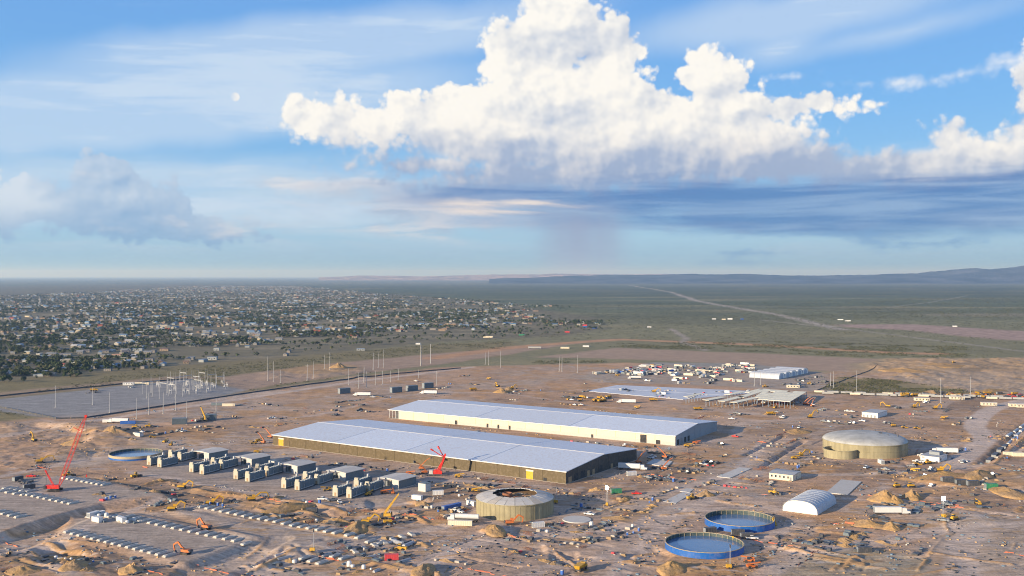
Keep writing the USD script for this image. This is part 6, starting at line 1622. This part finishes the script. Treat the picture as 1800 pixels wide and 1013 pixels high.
ROOFS = [('white roofed', (0.36, 0.33, 0.27), (0.50, 0.50, 0.49)), ('blue roofed', (0.30, 0.32, 0.32), (0.12, 0.20, 0.31)), ('brown roofed', (0.27, 0.20, 0.145), (0.18, 0.12, 0.09)), ('grey roofed', (0.24, 0.23, 0.21), (0.20, 0.225, 0.25)), ('cream walled', (0.42, 0.35, 0.23), (0.33, 0.36, 0.33)), ('red roofed', (0.33, 0.26, 0.20), (0.30, 0.07, 0.05)), ('dark roofed', (0.22, 0.20, 0.18), (0.09, 0.10, 0.12))]
RW = [0.17, 0.20, 0.15, 0.24, 0.08, 0.02, 0.14]
def house_build(k, gable):
    nm, wall, roof = ROOFS[k]
    wm, rm = mat(f'house_wall_{"abcdefg"[k]}', wall, 0.8), mat(f'house_roof_{"abcdefg"[k]}', roof, 0.6)
    def f(p):
        L, Wd, h = 14.0, 8.5, 3.1
        part(p, 'wall', MB().box(-L / 2, L / 2, -Wd / 2, Wd / 2, -0.3, h), wm)
        if gable: part(p, 'roof', MB().hexa([(-L / 2 - 0.5, -Wd / 2 - 0.5, h), (L / 2 + 0.5, -Wd / 2 - 0.5, h), (L / 2 + 0.5, Wd / 2 + 0.5, h), (-L / 2 - 0.5, Wd / 2 + 0.5, h), (-L / 2 - 0.5, -0.1, h + 1.9), (L / 2 + 0.5, -0.1, h + 1.9), (L / 2 + 0.5, 0.1, h + 1.9), (-L / 2 - 0.5, 0.1, h + 1.9)]), rm)
        else: part(p, 'roof', MB().box(-L / 2 - 0.25, L / 2 + 0.25, -Wd / 2 - 0.25, Wd / 2 + 0.25, h, h + 0.35), rm)
        part(p, 'door', MB().box(-0.6, 0.5, -Wd / 2 - 0.06, -Wd / 2 - 0.002, 0, 2.1), DRK)
        for xx in (-4.6, 3.0): part(p, 'window', MB().box(xx, xx + 1.5, -Wd / 2 - 0.06, -Wd / 2 - 0.002, 1.0, 2.2), GLS)
    return f
for k in range(7):
    for gb in (0, 1):
        KINDS[f'house{k}{gb}'] = ('small_house', 'house', house_build(k, gb))
TOWN = np.array([(-500, 506), (-200, 515), (0, 521), (200, 512), (330, 503), (500, 502), (560, 505), (640, 514), (760, 523), (900, 533), (1010, 541), (900, 551), (1050, 566), (1060, 577), (1000, 588), (760, 600), (640, 614), (500, 626), (330, 640), (200, 652), (0, 664), (-500, 720)], float)
TW = np.array([W(*p)[:2] for p in TOWN])
hs, ts = [], []
while len(hs) < 5000:
    py = 485 + 1 / rs.uniform(1 / 180, 1 / 18) * 1.0
    px = rs.uniform(-150, 1080)
    if sdf(TOWN, np.array([px]), np.array([py]), 1)[0] < 0: continue
    q = W(px, py)
    row_y = round(q[1] / 70) * 70 + 16 * rs.choice([-1, 1]) + rs.normal(0, 5)
    xx = q[0] + (q[1] - row_y) * 0.0
    if meshkit.noise(np.array([q[0] / 170, q[1] / 260, 1.0]), 4) < 0.27 + 0.16 * (px > 640): continue
    hs.append((xx, row_y))
hs = np.array(hs); hs = hs[np.argsort(hs[:, 1])]
while len(ts) < 20000:
    if rs.random() < 0.55:
        i = int(rs.integers(len(hs)) * rs.random() ** 0.35)
        x_, y_ = hs[i] + rs.normal(0, 1, 2) * (26, 9)
    else:
        py = 485 + 1 / rs.uniform(1 / 178, 1 / 19); px = rs.uniform(-150, 1080)
        if sdf(TOWN, np.array([px]), np.array([py]), 1)[0] < 0: continue
        x_, y_, _ = W(px, py)
    if meshkit.noise(np.array([x_ / 110, y_ / 55, 4.0]), 6) < 0.47: continue
    ts.append((x_, y_))
ts = np.array(ts); ts = ts[np.argsort(ts[:, 1])]
hz, tz = height(hs[:, 0], hs[:, 1]), height(ts[:, 0], ts[:, 1])
vis = lambda q: abs(q[0]) / q[1] < 0.525
near_h = [i for i in range(len(hs)) if vis(hs[i])][:300]
near_t = [i for i in range(len(ts)) if vis(ts[i])][:300]
def band(q):
    px = PX0 + FOCAL * q[0] / q[1]
    return ('at far left', 'left of the switchyard', 'behind the switchyard gantries', 'right behind the switchyard', 'left of the tall monopoles', 'right of the tall monopoles', 'towards its right end')[min(6, max(0, int(px // 130)))] + (', first row' if q[1] < 1270 else ', first row beyond the dirt' if q[1] < 1300 else ', second row' if q[1] < 1360 else ', third row' if q[1] < 1430 else ', fourth row' if q[1] < 1510 else ', fifth row' if q[1] < 1650 else ', middle' if q[1] < 1850 else ', back')
for i in near_h:
    k = int(rs.choice(7, p=RW)); gb = int(rs.random() < 0.45)
    s = rs.uniform(0.55, 1.0)
    place(f'house{k}{gb}', 0, 0, rs.choice([0, 90, 8, 98]) + rs.uniform(-8, 8), f'{ROOFS[k][0]} {"gabled" if gb else "flat"} house {band(hs[i])}', group=f'{ROOFS[k][0]} {"gabled" if gb else "flat"} houses {band(hs[i])}', scale=(s * rs.uniform(0.8, 1.4), s, rs.uniform(0.85, 1.3)), loc=(hs[i][0], hs[i][1], hz[i]))


def crown(n, seed, dark, light):
    r = np.random.default_rng(seed)
    v, f, c = [], [], []
    lobes = [(0, 0, 3.4, 2.3)] + [(r.uniform(-1.6, 1.6), r.uniform(-1.6, 1.6), r.uniform(2.4, 4.2), r.uniform(1.0, 1.7)) for _ in range(5)]
    for k in range(n):
        lx, ly, lz, lr = lobes[r.integers(len(lobes))]
        d = r.normal(size=3); d /= np.linalg.norm(d)
        ctr = np.array((lx, ly, lz)) + d * lr * r.uniform(0.55, 1.0) * (1, 1, 0.85)
        t1 = np.cross(d, r.normal(size=3)); t1 /= np.linalg.norm(t1); t2 = np.cross(d, t1) * 0.8 + d * 0.4
        s = r.uniform(0.45, 0.85)
        b = len(v)
        v += [ctr - t1 * s, ctr + t2 * s, ctr + t1 * s, ctr - t2 * s]
        f.append([b, b + 1, b + 2, b + 3])
        w = r.random()
        c += [tuple(np.array(dark) * (1 - w) + np.array(light) * w)] * 4
    return (np.array(v), np.array(f)), np.array(c)
LEAF = tint_mat('foliage', 0.9); BARK = mat('bark', (0.12, 0.085, 0.06), 0.9)
def tree_build(seed, dark, light, n):
    def f(p):
        m, c = crown(n, seed, dark, light)
        part(p, 'trunk', MB().bar((0, 0, -0.2), (0.1, 0.05, 2.6), 0.22, 0.12).bar((0.1, 0.05, 1.6), (0.9, 0.3, 3.2), 0.1, 0.05).bar((0.1, 0.05, 1.8), (-0.8, -0.4, 3.3), 0.1, 0.05), BARK)
        tinted(UsdGeom.Mesh(part(p, 'crown', m, LEAF)), c)
    return f
TREES = [('dark green', (0.030, 0.046, 0.020), (0.085, 0.108, 0.045)), ('olive green', (0.045, 0.052, 0.020), (0.105, 0.110, 0.048)), ('grey green', (0.040, 0.052, 0.036), (0.085, 0.100, 0.068))]
for k in range(3): KINDS[f'tree{k}'] = ('desert_tree', 'tree', tree_build(60 + k, TREES[k][1], TREES[k][2], 230))
for i in near_t:
    k = int(rs.choice(3, p=(0.55, 0.3, 0.15))); s = rs.uniform(0.65, 1.45)
    place(f'tree{k}', 0, 0, rs.uniform(0, 360), f'{TREES[k][0]} tree {band(ts[i])}', group=f'{TREES[k][0]} trees {band(ts[i])}', scale=(s, s, s * rs.uniform(0.8, 1.2)), loc=(ts[i][0], ts[i][1], tz[i]))


def instancer(name, label, protos, pts, rots, scales, ids):
    path = '/World/' + name
    pi = UsdGeom.PointInstancer.Define(stage, path)
    rel = pi.CreatePrototypesRel()
    for k, (m, c, material) in enumerate(protos):
        pp = f'{path}/{name}_kind' + (f'_{k:03d}' if k else '')
        q = usdkit.mesh(stage, pp, m.mesh() if isinstance(m, MB) else m, material)
        tinted(q, c)
        rel.AddTarget(pp)
    pi.CreatePositionsAttr(Vt.Vec3fArray.FromNumpy(np.asarray(pts, np.float32)))
    pi.CreateScalesAttr(Vt.Vec3fArray.FromNumpy(np.asarray(scales, np.float32)))
    a = np.radians(rots) / 2
    pi.CreateOrientationsAttr(Vt.QuathArray([Gf.Quath(float(math.cos(t_)), 0, 0, float(math.sin(t_))) for t_ in a]))
    pi.CreateProtoIndicesAttr(Vt.IntArray([int(t_) for t_ in ids]))
    struct(pi.GetPrim(), 'stuff', label)


# small site rubbish, planks, stakes and orange fence netting: too many and too small to be things
rq = np.random.default_rng(61)
dp, dr, dsc, di = [], [], [], []
for k in range(620):
    px, py = rq.uniform(-20, 1820), 690 + 325 * rq.random() ** 0.75
    q = np.array(W(px, py)[:2])
    ax = (U if rq.random() < 0.55 else V)
    kind, step_ = int(rq.choice(6, p=(0.37, 0.14, 0.08, 0.06, 0.20, 0.15))), rq.uniform(1.5, 4.5)
    for j in range(int(rq.integers(2, 14))):
        pt = q + ax * step_ * j + rq.normal(0, 0.5 + 1.6 * (kind != 3), 2)
        dp.append(pt); di.append(kind if rq.random() < 0.8 else int(rq.choice((0, 1, 4, 5))))
        dr.append(math.degrees(math.atan2(ax[1], ax[0])) + rq.normal(0, 8)); dsc.append(rq.uniform(0.22, 0.7))
dp = np.array(dp); keep = sdf(SITE, dp[:, 0], dp[:, 1], 1) > 0
for K in KEEP + [FLAT[3], FLAT[8], FLAT[9], WP([(300, 902), (360, 894), (640, 952), (520, 978), (455, 957)])]: keep &= sdf(K, dp[:, 0], dp[:, 1], 8) < -2
for a_, b_, r in CIRC: keep &= np.hypot(dp[:, 0] - a_, dp[:, 1] - b_) > r + 1.5
dp, dr, dsc, di = dp[keep], np.array(dr)[keep], np.array(dsc)[keep], np.array(di)[keep]
dm = [(MB().box(-1.3, 1.3, -0.6, 0.6, 0, 0.55, 0.1, 0.1), (0.045, 0.05, 0.06)), (MB().box(-1.4, 1.4, -0.35, 0.35, 0, 0.4), (0.32, 0.225, 0.125)), (MB().box(-0.9, 0.9, -0.7, 0.7, 0, 0.7, 0.1, 0.1), (0.36, 0.34, 0.31)),
      (MB().box(-3.4, 3.4, -0.06, 0.06, 0, 0.7), (0.50, 0.15, 0.08)), (MB().box(-1.2, 1.2, -0.8, 0.8, -0.2, 0.8, 0.6, 0.5), (0.40, 0.25, 0.12)), (MB().box(-1.1, 1.1, -0.7, 0.7, 0, 0.8), (0.13, 0.19, 0.25))]
protos = [(m, np.tile(c, (m.n, 1)), HT) for m, c in dm]
instancer('site_debris', 'small planks, blocks, clods and orange netting strewn over the building site', protos, np.column_stack([dp, height(dp[:, 0], dp[:, 1])]), dr, np.column_stack([dsc, dsc, dsc]), di)
rest = np.setdiff1d(np.arange(len(hs)), near_h)
protos = []
for k in range(7):
    m, c = house_mesh(ROOFS[k][1], ROOFS[k][2], 14, 8.5, 3.1, k % 2)
    protos.append((m, c, HT))
sc = rs.uniform(0.5, 1.0, len(rest))
instancer('far_houses', 'hundreds of small houses of the settlement far out on the plain', protos, np.column_stack([hs[rest], hz[rest]]), rs.choice([0, 90], len(rest)) + rs.uniform(-9, 9, len(rest)), np.column_stack([sc * rs.uniform(0.8, 1.5, len(rest)), sc, rs.uniform(0.9, 1.5, len(rest))]), rs.choice(7, len(rest), p=RW))
rest = np.setdiff1d(np.arange(len(ts)), near_t)
protos = []
for k in range(3):
    m, c = crown(44, 80 + k, TREES[k][1], TREES[k][2])
    m = (m[0] * np.array((1.15, 1.15, 1.0)), m[1]); protos.append(((np.array(m[0]), m[1]), c, LEAF))
sc = rs.uniform(0.7, 1.7, len(rest))
instancer('far_trees', 'dark desert trees scattered through the far part of the settlement', protos, np.column_stack([ts[rest], tz[rest]]), rs.uniform(0, 360, len(rest)), np.column_stack([sc * 1.1, sc * 1.1, sc]), rs.choice(3, len(rest), p=(0.5, 0.3, 0.2)))
# scrub: low bushes wherever the ground has not been graded
SCR = [WP(p) for p in ([(-300, 740), (0, 700), (200, 660), (420, 640), (760, 606), (900, 600), (900, 622), (700, 650), (420, 690), (0, 740)], [(1430, 692), (1475, 664), (1560, 668), (1650, 680), (1720, 692), (1560, 694)], [(900, 650), (960, 630), (1050, 634), (1130, 640), (1040, 655)], [(1000, 606), (1350, 600), (1700, 610), (1700, 630), (1560, 632), (1350, 620), (1080, 611)],
                              [(1050, 560), (1900, 540), (1900, 640), (1560, 622), (1090, 595), (800, 605)], [(900, 538), (1900, 520), (1900, 560), (1000, 560)])]
GRADED = [WP(p) for p in ([(380, 664), (560, 641), (760, 622), (930, 610), (1050, 597), (1092, 596), (1000, 606), (880, 625), (760, 642), (620, 660), (480, 678), (420, 690)], [(940, 628), (1080, 612), (1350, 622), (1550, 632), (1585, 640), (1500, 656), (1440, 652), (1300, 641), (1130, 633), (1050, 630)], [(1470, 571), (1600, 570), (1810, 583), (2100, 600), (2100, 612), (1740, 596), (1600, 581), (1490, 576)])]
sp = []
for P, n in zip(SCR, (5000, 1400, 900, 5000, 9000, 8000)):
    lo, hi = P.min(0), P.max(0)
    q = lo + (hi - lo) * rs.random((n * 3, 2))
    q = q[sdf(P, q[:, 0], q[:, 1], 1) > 0]
    q = q[sdf(SITE, q[:, 0], q[:, 1], 1) < -6] if n != 1400 else q
    q = q[sdf(FLAT[3], q[:, 0], q[:, 1], 1) < -4]
    for K in GRADED: q = q[sdf(K, q[:, 0], q[:, 1], 1) < 0]
    q = q[meshkit.noise(np.column_stack([q / 30, np.zeros(len(q))]), 9) > 0.42]
    sp.append(q[:n])
sp = np.vstack(sp)
protos = []
for k in range(3):
    m, c = crown(16, 90 + k, (0.05, 0.055, 0.025), (0.12, 0.12, 0.055))
    protos.append(((m[0] * np.array((0.55, 0.55, 0.36)) - (0, 0, 0.35), m[1]), c, LEAF))
sc = rs.uniform(0.5, 1.3, len(sp)) * (1 + np.clip(sp[:, 1] - 1500, 0, 3000) / 3000)
instancer('scrub', 'low grey green desert scrub on the ungraded ground', protos, np.column_stack([sp, height(sp[:, 0], sp[:, 1])]), rs.uniform(0, 360, len(sp)), np.column_stack([sc, sc, sc]), rs.integers(0, 3, len(sp)))
# far buildings along the highway
for px, py, L, h, k, lab in ((1283, 562, 26, 8, 'container_white', 'white shed at the far crossroads, tallest of them'), (1272, 562.5, 20, 6, 'container_cream', 'cream shed at the far crossroads'), (1255, 561.5, 22, 5, 'container_white', 'white low shed left at the far crossroads'), (1304, 562, 18, 5, 'container_blue', 'bluish shed right at the far crossroads'), (1141, 576, 20, 5, 'container_white', 'white shed at the end of the settlement'),
                             (1030, 576, 26, 6, 'container_blue', 'blue shed at the right end of the settlement, left of two'), (1045, 578, 24, 6, 'container_blue', 'dark blue shed at the right end of the settlement, right of two'), (1028, 573, 22, 5, 'container_red', 'red roofed shed at the right end of the settlement'), (997, 585, 20, 5, 'container_red', 'red shed before the settlement edge'), (917, 590, 24, 5, 'container_green', 'green roofed shed at the settlement edge'),
                             (858, 594, 40, 6, 'container_cream', 'long yellow shed at the settlement edge'), (735, 606, 16, 5, 'container_white', 'white shed behind the tall monopoles'), (940, 613, 20, 4, 'trailer_grey', 'white trailer on the far graded strip, left'), (993, 613, 30, 5, 'container_cream', 'cream trailer on the far graded strip, middle'), (1030, 610, 22, 5, 'container_white', 'white shed on the far graded strip, right'),
                             (1490, 565, 30, 5, 'container_white', 'far white shed beside the highway, left of two'), (1477, 563, 30, 5, 'container_white', 'far white shed beside the highway, right of two'), (1678, 575, 20, 5, 'container_white', 'lone white shed on the far pink strip')):
    ln = 12.2 if k in ('container_cream', 'container_blue') else 6.1
    place(k, px, py, -5, lab, 'shed', scale=(0.5 * L / ln, 2.6, 0.6 * h / 2.6))

# ------------------------------------------------------------------ labels of look-alikes: each says its place among its own kind
ORD = ['leftmost', 'second from left', 'third from left', 'fourth from left', 'fifth from left', 'sixth from left', 'seventh from left', 'eighth from left', 'ninth from left', 'tenth from left', 'eleventh from left', 'twelfth from left'] + [f'{w} from left' for w in 'thirteenth fourteenth fifteenth sixteenth seventeenth eighteenth nineteenth twentieth'.split()]
same = {}
for p in world.GetPrim().GetChildren():
    if p.GetCustomDataByKey('category') and p.IsA(UsdGeom.Xform):
        same.setdefault(p.GetCustomDataByKey('label'), []).append(p)
for lab, ps in same.items():
    if 1 < len(ps) <= 40:
        at = [p.GetAttribute('xformOp:translate').Get() for p in ps]
        order = sorted(range(len(ps)), key=lambda i: at[i][0] / at[i][1])
        for k, i in enumerate(order):
            o = ORD[k] if k < (len(ps) + 1) // 2 else ORD[len(ps) - 1 - k].replace('left', 'right')
            ps[i].SetCustomDataByKey('label', f'{lab}, {o}')
